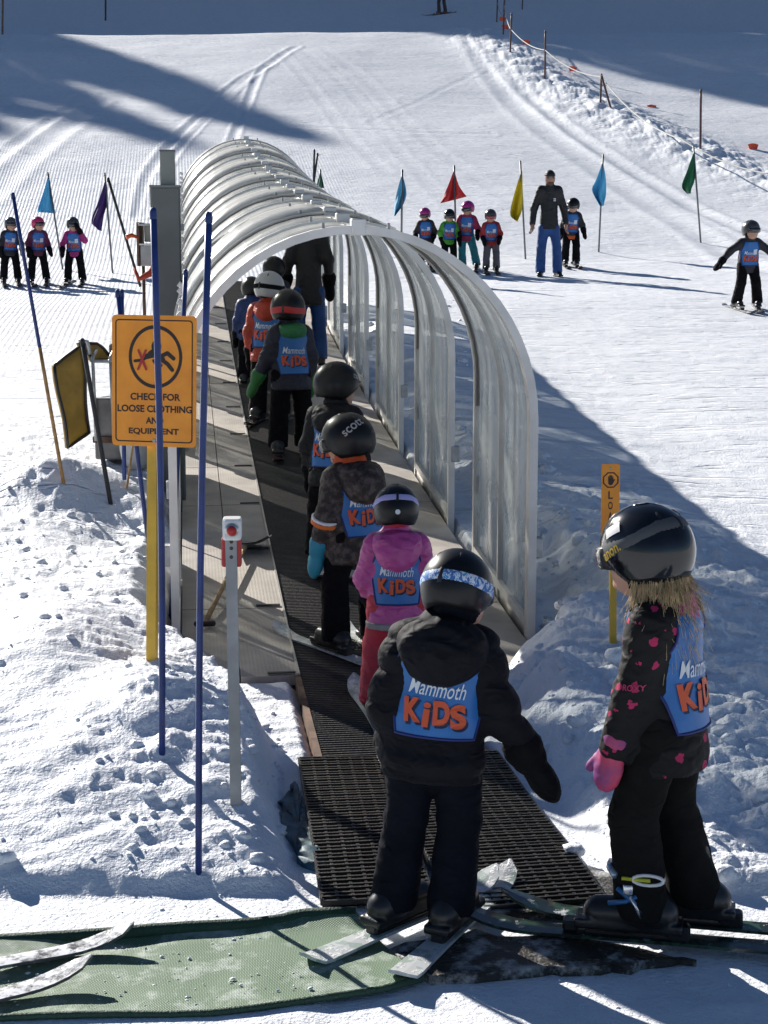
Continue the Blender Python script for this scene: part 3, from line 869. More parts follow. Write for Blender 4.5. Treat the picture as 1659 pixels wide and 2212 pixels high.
def load_sign():
    b = hit(1325, 1385); yb = b[1]; o = np.array([b[0], b[1], b[2] - .15])
    t = thing('load_sign', 'narrow orange load sign with octagon hand symbol on a yellow post', 'sign', tuple(o), R(4))
    sc = (yb * math.cos(_p) + .8 * math.sin(_p)) / FPX
    c = at(1316, 1095, yb) - o
    top = at(1318, 1010, yb) - o
    MB().tube([(0, 0, 0), (top[0] * .6, .0, top[2])], 0, sq=(.03, .03)).build('post', YELLOW, t)
    W, H = 40 * sc, 192 * sc
    bo = MB().prism(rrect(W, H, .006), lambda u, v, k: (u, k, v), -.002, .002).build('board', ORANGE, t, loc=(c[0], -.022, c[2]), rot=(0, R(-.5), 0))
    k = W / 40; zt = H / 2
    oc = np.array([(math.cos(R(22.5 + 45 * i)), math.sin(R(22.5 + 45 * i))) for i in range(8)])
    V = np.vstack([oc * 18.5 * k, oc * 15.5 * k]) + [0, zt - 35 * k]
    marks('octagon', [(V, [(i, (i + 1) % 8, 8 + (i + 1) % 8, 8 + i) for i in range(8)])], INK, bo, -.0032)
    hand = stroke([(0, zt - 41 * k), (0, zt - 36 * k)], 11 * k)
    for i, dx in enumerate((-4.5, -1.5, 1.5, 4.5)):
        hand += stroke([(dx * k, zt - 37 * k), (dx * k, zt - (28, 25, 25.5, 28)[i] * k)], 2.4 * k)
    hand += stroke([(5 * k, zt - 40 * k), (8 * k, zt - 34 * k)], 2.6 * k)
    marks('hand_symbol', hand, INK, bo, -.0034)
    for i, ch in enumerate('LOAD'):
        V, F = text_flat(ch, 10 * k, 17 * k, .02)
        marks('letter', [(V + [0, zt - (68 + 23 * i) * k], F)], INK, bo, -.0032)
    MB().lathe([(0, .003), (.004, .003), (.006, 0)], 10).build('screw', GALV, bo, loc=(0, -.002, zt - 10 * k), rot=(R(90), 0, 0))
load_sign()

# ------------------------------------------------------------------ push button post, shovel, column
def button_post():
    b = hit(510, 1735); yb = b[1]; o = np.array([b[0], b[1], b[2] - .10])
    t = thing('push_button_post', 'grey metal post with a red stop button box on top', 'button post', tuple(o), R(3))
    p0, p1 = np.array([0, 0, 0]), at(499, 1160, yb) - o
    MB().tube([p0, p1 * .5, p1], 0, sq=(.040, .034)).build('post', mat('post_grey', (.30, .31, .32), .5, .4, var=.15, vscale=9), t)
    sc = (yb * math.cos(_p) + (CAM_H - .9) * math.sin(_p)) / FPX
    c = at(501, 1141, yb - .02) - o
    bx = MB().box((0, 0, 0), (40 * sc, .075, 46 * sc), None, .008).build('button_box', WHITE, t, loc=tuple(c))
    MB().lathe([(.0, .012), (.020, .012), (.024, .006), (.024, 0)], 20).build('collar', mat('chrome_ring', (.6, .6, .58), .3, .8), bx, True, loc=(0, -.037, 0), rot=(R(90), 0, 0))
    MB().lathe([(.0, .030), (.012, .029), (.018, .022), (.016, .01), (.012, 0)], 20).build('red_button', RED, bx, True, loc=(0, -.037, 0), rot=(R(90), 0, 0))
    c2 = at(500, 1193, yb) - o
    MB().box(tuple(c2 + [0, .012, 0]), (43 * sc, .05, 62 * sc), None, .006).build('red_bracket', RED, t)
    for q in (1172, 1186, 1205):
        pt = at(499, q, yb - .03) - o
        MB().lathe([(0, .003), (.006, .003), (.007, 0)], 8).build('bolt', BOLT, t, loc=(pt[0] - .001, -.017, pt[2]), rot=(R(90), 0, 0))
button_post()

def shovel():
    a, b = tun(.35, -.80, .05), tun(1.95, -.52, .06)
    t = thing('snow_shovel', 'snow shovel with a wooden handle lying on the left walkway plates', 'shovel', tuple(a))
    d = b - a
    MB().tube([(0, 0, 0), tuple(d * .5 + [0, 0, .03]), tuple(d + [0, 0, .02])], .015, 10).build('handle', WOOD, t, True)
    MB().box((0, 0, 0), (.12, .03, .03), rotz(ang), .01).build('grip', BLACK, t)
    V = []; n = 9
    for v in np.linspace(0, 1, 6):
        for u in np.linspace(-1, 1, n):
            V.append((u * .15 * (1 - .1 * v), .34 * v, .05 * u * u + .05 * (1 - v) ** 2))
    V = np.array(V); V2 = V + [0, 0, -.005]
    F = [(j * n + i, j * n + i + 1, j * n + n + i + 1, j * n + n + i) for j in range(5) for i in range(n - 1)]
    Fb = [tuple(54 + k for k in f[::-1]) for f in F]
    M = rotz(math.atan2(-d[0], d[1]))
    MB().add(np.vstack([V, V2]) @ M.T + d, F + Fb).build('blade', mat('shovel_grey', (.22, .22, .21), .45, .5, var=.25, vscale=10), t, True)
shovel()

def steel_column():
    y = 12.3; x = at(361, 600, y)[0]; g = gz(x, y) - .1
    t = thing('steel_column', 'tall square grey column with a narrower post on top left of the tunnel', 'column', (x, y, g), R(6))
    zt = at(361, 405, y)[2] - g; zp = at(367, 330, y)[2] - g
    w = 62 / FPX * 12.4
    MB().box((0, 0, zt / 2), (w, w, zt), None, .012).build('shaft', COLUMN, t)
    MB().box((0, 0, zt + .006), (w + .012, w + .012, .016), None, .003).build('cap_plate', mat('grey_cap', (.22, .225, .21), .6), t)
    MB().box((.02, 0, (zt + zp) / 2 + .01), (w * .5, w * .5, zp - zt), None, .006).build('top_post', mat('grey_post', (.26, .27, .24), .6, var=.1), t)
    MB().box((.02, 0, zp + .014), (w * .53, w * .53, .012), None, .003).build('top_cap', COLUMN, t)
    for k in range(5):
        MB().box((w / 2 + .01, 0, zt * (.2 + .17 * k)), (.03, .04, .05), None, .004).build('bracket', GALV, t)
steel_column()

# ------------------------------------------------------------------ machinery left of the tunnel
def drive_unit():
    y = 12.9; L = at(170, 800, y); Rr = at(330, 800, y)
    g = gz(L[0] + .2, y); o = np.array([L[0], y, g - .1])
    t = thing('drive_unit', 'snow covered grey drive unit with a tubular frame and a yellow padded flap', 'machine', tuple(o), R(-4))
    P = lambda xf, yf, dy=0: at(xf, yf, y + dy) - o
    z0, z1, z2 = P(0, 965)[2] - .1, P(0, 860)[2], P(0, 785)[2]
    xa, xb = P(178, 0)[0], P(345, 0)[0]
    GM = mat('dirty_grey_steel', (.20, .19, .18), .6, .3, var=.3, vscale=5, bump=.2, bscale=20)
    MB().box(((xa + xb) / 2, .25, (z0 + z1) / 2), (xb - xa, .5, z1 - z0), None, .012).build('housing', GM, t)
    MB().box(((xa + xb) / 2, -.012, z0 + (z1 - z0) * .33), (xb - xa + .02, .03, .05), None, .006).build('cross_rail', RUST, t)
    MB().box(((xa + xb) / 2 + .02, .42, (z1 + z2) / 2 + .05), (xb - xa - .06, .16, z2 - z1 + .16), None, .01).build('back_plate', GM, t)
    for px in (xa + .02, xa + .16, xb - .05):
        MB().tube([(px, -.03, z0 + .15), (px - .01, -.03, z2 + .05), (px - .01, .10, z2 + .10)], .014, 8).build('frame_tube', GALV, t, True)
    MB().tube([(xa, -.03, z2 + .02), (xb, -.03, z2 + .02)], .014, 8).build('frame_tube', GALV, t, True)
    # snow sitting on the housing
    V = []; n = 14
    for j in range(n):
        for i in range(n):
            x, yy = xa + .02 + (xb - xa - .04) * i / (n - 1), .0 + .42 * j / (n - 1)
            e = min(1, 4 * min(i, n - 1 - i) / (n - 1)) ** .6 * min(1, 4 * min(j, n - 1 - j) / (n - 1)) ** .6
            V.append((x, yy, z1 + .002 + e * (.05 + .10 * j / n + .06 * float(pn2(np.array([x * 5]), np.array([yy * 6]))[0]))))
    MB().add(V, [(j * n + i, j * n + i + 1, j * n + n + i + 1, j * n + n + i) for j in range(n - 1) for i in range(n - 1)]).build('snow_cap', SNOW, t, True)
    GR = mat('green_cover', (.07, .11, .07), .6, var=.3)
    V = []
    for a in np.linspace(0, math.pi, 9):
        for b in np.linspace(0, 2 * math.pi, 14, endpoint=False):
            sg = lambda c: math.copysign(abs(c) ** .6, c)
            V.append((xb - .17 + .16 * sg(math.sin(a)) * sg(math.cos(b)), .12 + .14 * sg(math.sin(a)) * sg(math.sin(b)), z1 + .12 + .15 * sg(math.cos(a))))
    MB().add(V, [(i * 14 + k, (i + 1) * 14 + k, (i + 1) * 14 + (k + 1) % 14, i * 14 + (k + 1) % 14) for i in range(8) for k in range(14)]).build('motor_cover', GR, t, True)
    # yellow vinyl pad: tall side leaf plus a folded top flap
    TAN = mat('yellow_vinyl', (.36, .22, .04), .55, var=.25, vscale=5, bump=.25, bscale=9)
    def leaf(c4, nm, th=.035):
        c4 = [np.array(c, float) for c in c4]
        nn = 7; V = []
        nrm = np.cross(c4[1] - c4[0], c4[3] - c4[0]); nrm /= np.linalg.norm(nrm)
        for sgn in (0, 1):
            for j in range(nn):
                for i in range(nn):
                    u, v = i / (nn - 1), j / (nn - 1)
                    p = (c4[0] * (1 - u) + c4[1] * u) * (1 - v) + (c4[3] * (1 - u) + c4[2] * u) * v
                    bulge = .02 * math.sin(math.pi * u) * math.sin(math.pi * v) + .012 * math.sin(7 * v + 3 * u)
                    V.append(p + nrm * (bulge + sgn * th))
        F = [(j * nn + i, j * nn + nn + i, j * nn + nn + i + 1, j * nn + i + 1) for j in range(nn - 1) for i in range(nn - 1)]
        F += [tuple(k + nn * nn for k in f[::-1]) for f in F]
        bd = [i for i in range(nn)] + [j * nn + nn - 1 for j in range(1, nn)] + [(nn - 1) * nn + i for i in range(nn - 2, -1, -1)] + [j * nn for j in range(nn - 2, 0, -1)]
        F += [(bd[k], bd[(k + 1) % len(bd)], bd[(k + 1) % len(bd)] + nn * nn, bd[k] + nn * nn) for k in range(len(bd))]
        p = MB().add(V, F).build(nm, TAN, t, True)
        MB().tube([V[k] for k in bd] + [V[bd[0]]], .013, 6).build('black_edging', BLACK, p, True)
    leaf([P(122, 790, -.25), P(178, 745, .0), P(192, 935, .0), P(152, 968, -.2)], 'side_pad')
    leaf([P(172, 740, .0), P(205, 742, .2), P(246, 778, .35), P(196, 778, .12)], 'top_flap')
    MB().tube([P(172, 735, -.05), P(190, 738, -.06), P(196, 765, -.05)], .016, 6).build('strap_buckle', GALV, t, True)
    # white lamp dome on the low right side, below the sign
    c = P(305, 975, -.2)
    MB().lathe([(0, -.14), (.08, -.12), (.13, -.06), (.145, .02), (.145, .20), (.13, .24), (0, .25)], 18).build('white_drum', mat('grey_white_drum', (.60, .60, .57), .5, var=.15), t, True, loc=tuple(c))
drive_unit()

def control_cabinet():
    y = 19.5; p = at(290, 560, y); g = gz(p[0], y); o = np.array([p[0], y, g - .1])
    t = thing('control_cabinet', 'grey control cabinet with machinery on its shelf behind the tall column', 'cabinet', tuple(o))
    P = lambda xf, yf, dy=0: at(xf, yf, y + dy) - o
    GB = mat('cabinet_grey', (.42, .42, .40), .5, .2, var=.15)
    x0, x1 = P(288, 0)[0], P(352, 0)[0]
    zb, zm, zt = P(0, 575)[2], P(0, 530)[2], P(0, 487)[2]
    MB().box((x0 - .012, .2, (zb + P(0, 480)[2]) / 2), (.03, .42, P(0, 480)[2] - zb), None, .005).build('side_plate', RUST, t)
    MB().box(((x0 + x1) / 2 + .01, .2, (zb + zm) / 2), (x1 - x0, .4, zm - zb), None, .01).build('door_panel', GB, t)
    MB().box(((x0 + x1) / 2 + .01, .2, zm + .012), (x1 - x0 + .02, .43, .02), None, .004).build('shelf', ALU, t)
    MB().box((x0 + .12, .22, (zm + zt) / 2 + .02), (.15, .2, zt - zm - .04), None, .01).build('switch_box', mat('cream_box', (.48, .48, .40), .5), t)
    MB().lathe([(0, .04), (.10, .04), (.11, .02), (.11, 0)], 16).build('gear_wheel', mat('green_wheel', (.30, .35, .30), .5, .3), t, True, loc=(x0 + .27, .1, (zm + zt) / 2 + .03), rot=(R(90), 0, 0))
    MB().box(((x0 + x1) / 2, .1, zt + .01), (x1 - x0, .3, .025), None, .005).build('top_rail', GALV, t)
    MB().tube([P(273, 512, -.05), P(285, 508, -.02), P(300, 514, .0)], [.03, .025, .015], 8).build('orange_handle', mat('orange_red', (.60, .09, .02), .5), t, True)
    for xx in (x0 + .03, x1 - .05):
        MB().tube([(xx, .1, zb), (xx, .1, 0)], .02, 8).build('leg', RUST, t, True)
    MB().tube([P(345, 560, -.2), P(325, 590, -.25), P(300, 603, -.3), P(290, 580, -.25)], [.05, .045, .03, .02], 8).build('cover_cloth', mat('red_cloth', (.45, .05, .025), .7), t, True)
control_cabinet()

# ------------------------------------------------------------------ poles
def pole(name, label, base, top, r, mt, depth=None, group=None, lower=None, bend=0.0, cat='pole'):
    if depth is None:
        b = hit(*base); y = b[1]
    else:
        y = depth; b = at(base[0], base[1], y)
    o = b - np.array([0, 0, .08])
    tp = at(top[0], top[1], y) - o
    t = thing(name, label, cat, tuple(o), 0, group)
    P = [tp * f + np.array([bend * math.sin(math.pi * f), 0, 0]) for f in np.linspace(0, 1, 7)]
    if lower:
        k = 3
        MB().tube(P[:k + 1], r, 8).build('bamboo_end', lower, t, True)
        MB().tube([P[k]] + P[k + 1:], r, 8).build('painted_shaft', mt, t, True)
    else:
        MB().tube(P, r, 8).build('shaft', mt, t, True)
    MB().lathe([(0, r * 1.4), (r * .8, r * 1.1), (r * 1.08, 0), (r * 1.08, -r * 2)], 8).build('tip', mt, t, True, loc=tuple(P[-1]))
    return t
gb = 'blue marker poles around the lift entrance'
pole('marker_pole', 'blue pole standing in front of the orange warning sign', (349, 1627), (331, 458), .0125, POLE_BLUE, group=gb, bend=.012)
pole('marker_pole', 'nearest blue pole, in the snow just above the green carpet', (428, 1885), (451, 467), .0115, POLE_BLUE, group=gb, bend=-.01)
pole('marker_pole', 'blue pole leaning left with a bamboo coloured lower end, far left', (141, 1045), (28, 421), .013, POLE_BLUE, group=gb, lower=BAMBOO)
pole('marker_pole', 'short dark pole leaning over the yellow padded flap', (243, 1090), (178, 737), .016, POLE_DARK, group='dark poles')
pole('marker_pole', 'blue pole whose top shows left above the sign, leaning right at its foot', (345, 1345), (254, 632), .013, POLE_BLUE, group=gb)
pole('marker_pole', 'blue pole tip close beside its twin above the sign', (268, 1010), (263, 631), .014, POLE_BLUE, depth=10.6, group=gb)
pole('marker_pole', 'blue pole between the grey column and the tunnel frame, beside the white leg', (367, 1335), (401, 588), .013, POLE_BLUE, group=gb)
pole('bamboo_stake', 'thin bamboo stake in the snow below the warning sign', (270, 1055), (288, 955), .008, BAMBOO, cat='stake')
pole('marker_pole', 'thin dark pole leaning beside the purple flag', (303, 606), (234, 387), .018, POLE_DARK, depth=21.5, group='dark poles')
pole('marker_pole', 'thin rusty post at the top left edge of the photo', (5, 75), (7, -60), .035, RUST, group='posts on the shaded slope')
pole('marker_pole', 'dark post alone in the shade above the left tracks', (228, 45), (228, -60), .04, POLE_DARK, group='posts on the shaded slope')
pole('marker_pole', 'dark pole pair behind the tunnel roof, the upright one', (677, 400), (679, 325), .02, POLE_DARK, depth=33, group='dark poles')
pole('marker_pole', 'dark pole pair behind the tunnel roof, the tilted one', (676, 400), (686, 333), .02, POLE_DARK, depth=33, group='dark poles')

def cloth(col, nm):
    m = mat(nm, col, .7, var=.12, vscale=3, bump=.2, bscale=12)
    return m
def flag_pole(label, base, top, left, right, mt, depth=None, name='flag_pole', seed=0):
    """left/right: matching photo points of the cloth's two edges from top to bottom"""
    if depth is None:
        b = hit(*base); y = b[1]
    else:
        y = depth; b = at(base[0], base[1], y)
    o = b - np.array([0, 0, .10])
    t = thing(name, label, 'flag', tuple(o), 0, 'coloured flags on thin poles')
    tp = at(top[0], top[1], y) - o
    MB().tube([(0, 0, 0), tuple(tp * .5), tuple(tp)], .017, 8).build('pole', mat('grey_pole', (.16, .16, .17), .5, .3), t, True)
    m_, n = 12, 11
    Lp = curve_pts([at(*p, y) - o for p in left], 8); Rp = curve_pts([at(*p, y) - o for p in right], 8)
    Lp = Lp[np.linspace(0, len(Lp) - 1, m_).astype(int)]; Rp = Rp[np.linspace(0, len(Rp) - 1, m_).astype(int)]
    V = []
    for th in (0, .006):
        for j in range(m_):
            for i in range(n):
                u = i / (n - 1); p = Lp[j] * (1 - u) + Rp[j] * u
                a = .13 * (j / m_)
                p = p + np.array([0, a * math.sin(u * 7 + seed) + .07 * math.sin(u * 13 + j * .6 + seed) * j / m_ - .01 + th, 0])
                V.append(p)
    F = [(j * n + i, j * n + i + 1, j * n + n + i + 1, j * n + n + i) for j in range(m_ - 1) for i in range(n - 1)]
    F += [tuple(k + m_ * n for k in f[::-1]) for f in F]
    MB().add(V, F).build('cloth', mt, t, True)
    MB().tube([(tp * .97) + [-.01, -.02, 0], (tp * .97) + [.015, -.015, .01]], .012, 6).build('tie', BLACK, t, True)
LB = cloth((.09, .44, .72), 'light_blue_cloth')
flag_pole('light blue flag at the far left behind the three waiting children', (137, 582), (103, 372), [(104, 378), (93, 415), (80, 455), (82, 456)], [(106, 382), (112, 420), (118, 458), (112, 458)], LB, seed=1)
flag_pole('purple flag left of the grey column', (244, 590), (226, 373), [(227, 390), (212, 435), (196, 480), (214, 497)], [(230, 392), (233, 435), (222, 470), (217, 499)], cloth((.045, .012, .12), 'purple_cloth'), seed=2)
flag_pole('pale blue flag hanging thin just above the tunnel roof', (867, 520), (869, 366), [(868, 378), (858, 412), (853, 440), (851, 468)], [(870, 378), (878, 415), (872, 440), (854, 466)], cloth((.10, .38, .58), 'pale_blue_cloth'), depth=27.5, seed=3)
flag_pole('red flag spread wide above the children by the tunnel', (986, 560), (981, 357), [(979, 371), (968, 400), (956, 428), (950, 440)], [(982, 371), (990, 398), (1000, 415), (1007, 425)], cloth((.62, .03, .03), 'red_flag_cloth'), depth=29.5, seed=4)
flag_pole('yellow flag left of the man in black', (1136, 560), (1124, 347), [(1126, 370), (1113, 410), (1101, 462), (1114, 478)], [(1128, 370), (1129, 410), (1127, 452), (1117, 478)], cloth((.75, .56, .015), 'yellow_cloth'), seed=5)
flag_pole('light blue flag right of the man in black', (1293, 545), (1303, 333), [(1301, 352), (1288, 388), (1278, 412), (1296, 446)], [(1303, 352), (1309, 385), (1309, 420), (1304, 444)], LB, seed=6)
flag_pole('green flag at the right beside the snow berm', (1515, 525), (1498, 315), [(1498, 330), (1485, 368), (1473, 402), (1487, 418)], [(1500, 330), (1503, 365), (1500, 395), (1491, 418)], cloth((.01, .13, .05), 'green_cloth'), seed=7)
flag_pole('small dark green flag half hidden behind the tunnel roof', (693, 420), (692, 366), [(691, 372), (687, 388), (683, 404), (684, 406)], [(693, 372), (697, 388), (700, 404), (699, 406)], cloth((.012, .10, .05), 'dark_green_cloth'), depth=31, seed=8)

# rope line with orange pennants up the right side
gp_ = 'rope line posts along the snow berm'
RP = mat('fence_post', (.10, .05, .05), .6, var=.3)
posts = [((1513, 322), (1514, 196), 'post standing alone behind the green flag'), ((1297, 222), (1299, 162), 'upright post of the crossed pair on the berm'), ((1321, 232), (1300, 165), 'leaning post of the crossed pair on the berm'),
         ((1177, 170), (1178, 68), 'post with the rope above the shaded berm'), ((1102, 112), (1105, 30), 'post at the top of the berm left of the rope'), ((1087, 75), (1090, -10), 'second post from the top of the rope line'), ((1073, 48), (1075, -10), 'topmost post of the rope line'), ((1128, 20), (1130, -30), 'post in the shade right of the rope line top')]
tops = {}
for i, (b, tp, lb) in enumerate(posts):
    o = pole('rope_post', lb, b, tp, .03, RP, group=gp_, cat='post')
    h = hit(*b); tops[i] = at(tp[0], tp[1], h[1])
def rope():
    nodes = [tops[6] - [0, 0, .3], tops[5] - [0, 0, .35], tops[4] - [0, 0, .5], tops[3] - [0, 0, .55], tops[1] - [0, 0, .05], at(1470, 300, tops[0][1] - 1), at(1700, 380, 36)]
    t = thing('rope_line', 'sagging pale rope with orange pennants strung along the berm posts', 'rope', tuple(nodes[0]))
    o = nodes[0]; pts = []
    for a, b in zip(nodes[:-1], nodes[1:]):
        for f in np.linspace(0, 1, 10, endpoint=False):
            p = a * (1 - f) + b * f; p = p - np.array([0, 0, .35 * 4 * f * (1 - f) * min(1, np.linalg.norm(b - a) / 10)])
            pts.append(p - o)
    MB().tube(pts, .016, 6).build('cord', mat('pale_rope', (.55, .55, .52), .8), t, True)
    PEN = mat('orange_pennant', (.85, .10, .03), .6)
    for (xf, yf, y) in ((1092, 55, 63), (1086, 38, 66), (1137, 88, 58), (1237, 145, 53.5), (1408, 228, 49), (1627, 312, 43)):
        p = at(xf, yf, y) - o; s_ = .11
        nn = 5; V = []
        for th in (0, .01):
            for j in range(nn):
                for i in range(nn):
                    u, v = i / (nn - 1) - .5, j / (nn - 1)
                    V.append(p + np.array([u * s_ * 2.6 * (1 - .35 * v), .06 * math.sin(5 * u + v) + th, -v * s_ * 1.3 + .12 * (.25 - u * u)]))
        F = [(j * nn + i, j * nn + i + 1, j * nn + nn + i + 1, j * nn + nn + i) for j in range(nn - 1) for i in range(nn - 1)]
        F += [tuple(k + nn * nn for k in f[::-1]) for f in F]
        MB().add(V, F).build('pennant', PEN, t, True)
rope()

# ------------------------------------------------------------------ people: smooth bodies from a distance field
def snets(fn, lo, hi, h):
    lo = np.array(lo, float); hi = np.array(hi, float)
    n = np.maximum(4, np.ceil((hi - lo) / h).astype(int)) + 1
    ax = [lo[i] + h * np.arange(n[i]) for i in range(3)]
    G = np.stack(np.meshgrid(*ax, indexing='ij'), -1).reshape(-1, 3)
    Fv = np.concatenate([fn(G[i:i + 300000]) for i in range(0, len(G), 300000)]).reshape(n)
    S = Fv < 0
    cs = [S[a:n[0] - 1 + a, b:n[1] - 1 + b, c:n[2] - 1 + c] for a in (0, 1) for b in (0, 1) for c in (0, 1)]
    cnt = sum(c.astype(np.int8) for c in cs)
    mk = (cnt > 0) & (cnt < 8)
    ci = np.argwhere(mk)
    idx = np.full(mk.shape, -1, np.int64); idx[mk] = np.arange(len(ci))
    acc = np.zeros((len(ci), 3)); num = np.zeros(len(ci))
    cor = [(a, b, c) for a in (0, 1) for b in (0, 1) for c in (0, 1)]
    for p in cor:
        for k in range(3):
            if p[k] == 0:
                q = list(p); q[k] = 1
                f0 = Fv[ci[:, 0] + p[0], ci[:, 1] + p[1], ci[:, 2] + p[2]]; f1 = Fv[ci[:, 0] + q[0], ci[:, 1] + q[1], ci[:, 2] + q[2]]
                m = (f0 < 0) != (f1 < 0)
                t = np.where(m, f0 / np.where(m, f0 - f1, 1), 0)
                pt = np.array(p, float)[None].repeat(len(ci), 0); pt[:, k] += t
                acc[m] += pt[m]; num[m] += 1
    V = lo + h * (ci + acc / num[:, None])
    Q = []
    for k in range(3):
        sl0 = [slice(None)] * 3; sl1 = [slice(None)] * 3
        sl0[k] = slice(0, n[k] - 1); sl1[k] = slice(1, n[k])
        A, B = S[tuple(sl0)], S[tuple(sl1)]
        e = np.argwhere(A != B)
        i, j = [(1, 2), (2, 0), (0, 1)][k]
        e = e[(e[:, i] > 0) & (e[:, j] > 0) & (e[:, i] < n[i] - 1) & (e[:, j] < n[j] - 1)]
        if not len(e): continue
        def cell(di, dj):
            c = e.copy(); c[:, i] += di; c[:, j] += dj
            return idx[c[:, 0], c[:, 1], c[:, 2]]
        q = np.stack([cell(-1, -1), cell(0, -1), cell(0, 0), cell(-1, 0)], 1)
        inside = A[e[:, 0], e[:, 1], e[:, 2]]
        q[~inside] = q[~inside][:, ::-1]
        Q.append(q)
    return V, np.concatenate(Q)

def grad(fn, V, e=.003):
    g = np.stack([fn(V + d) - fn(V - d) for d in np.eye(3) * e], 1)
    return g / (np.linalg.norm(g, axis=1, keepdims=True) + 1e-9)
def sdf_obj(name, fn, lo, hi, h, mats, parent, disp=None, zone=None):
    V, Q = snets(fn, lo, hi, h)
    N = grad(fn, V, h * .4)
    V = V - N * np.clip(fn(V), -h * .4, h * .4)[:, None] * .8
    if disp is not None:
        V = V + N * disp(V)[:, None]
    mi = None
    if zone is not None:
        C = V[Q].mean(1); mi = zone(C)
    me = np_mesh(name, V, Q, True, mats if isinstance(mats, (list, tuple)) else [mats], mi)
    return link(name, me, parent)

def cap(P, a, b, ra, rb):
    ab = b - a; pa = P - a
    t = np.clip(pa @ ab / (ab @ ab), 0, 1)
    return np.linalg.norm(pa - t[:, None] * ab, axis=1) - (ra + t * (rb - ra))
def fcap(P, a, b, ra, rb, M, fy):
    Q = (P - a) @ M; Q[:, 1] /= fy
    bb = M.T @ (b - a); bb[1] /= fy
    return cap(Q, np.zeros(3), bb, ra, rb) * (.5 + .5 * fy)
def ell(P, c, r, M):
    Q = (P - c) @ M; r = np.array(r)
    k0 = np.linalg.norm(Q / r, axis=1); k1 = np.linalg.norm(Q / (r * r), axis=1) + 1e-9
    return k0 * (k0 - 1) / k1
def smin(a, b, k):
    h = np.maximum(k - np.abs(a - b), 0) / k
    return np.minimum(a, b) - h * h * k * .25
def folds(amp, sc, seed=0, an=(1, 1, 1.6)):
    an = np.array(an)
    def f(V):
        Q = V * an * sc + seed
        w = Q + .8 * np.stack([pn3(Q * .5 + 11), pn3(Q * .5 + 23), pn3(Q * .5 + 37)], 1)
        return amp * (1.1 - 2.4 * np.abs(pn3(w))) + amp * .5 * pn3(Q * 2.3)
    return f
def trace(fn, O, D, n=60, tmax=1.0):
    t = np.zeros(len(O)); 
    for _ in range(n):
        d = fn(O + D * t[:, None]); t = np.minimum(t + d * .75, tmax)
    return O + D * t[:, None], t

SKIN = mat('skin', (.52, .30, .21), .55, spec=.3)
SKIN_D = mat('skin_tan', (.40, .22, .15), .55, spec=.3)
LENS = mat('goggle_lens', (.03, .03, .035), .08, .3, coat=1.0)
GFRAME = mat('goggle_frame', (.02, .02, .022), .4)
BIB = mat('bib_blue', (.020, .15, .44), .42, var=.12, vscale=6, wrinkle=.7, wscale=5)
BIB_TRIM = mat('bib_trim', (.012, .025, .16), .6)
BIB_W = mat('bib_white', (.72, .76, .80), .5)
BIB_O = mat('bib_orange', (.62, .085, .02), .5)
BIB_N = mat('bib_navy', (.010, .015, .05), .6)
BOOT = mat('boot_black', (.014, .014, .016), .35, var=.3, vscale=12)
FABK = mat('black_fabric', (.0065, .0065, .008), .85, spec=.12, bump=.2, bscale=60, var=.2, vscale=9, wrinkle=.8, wscale=13)
SNOWY = None

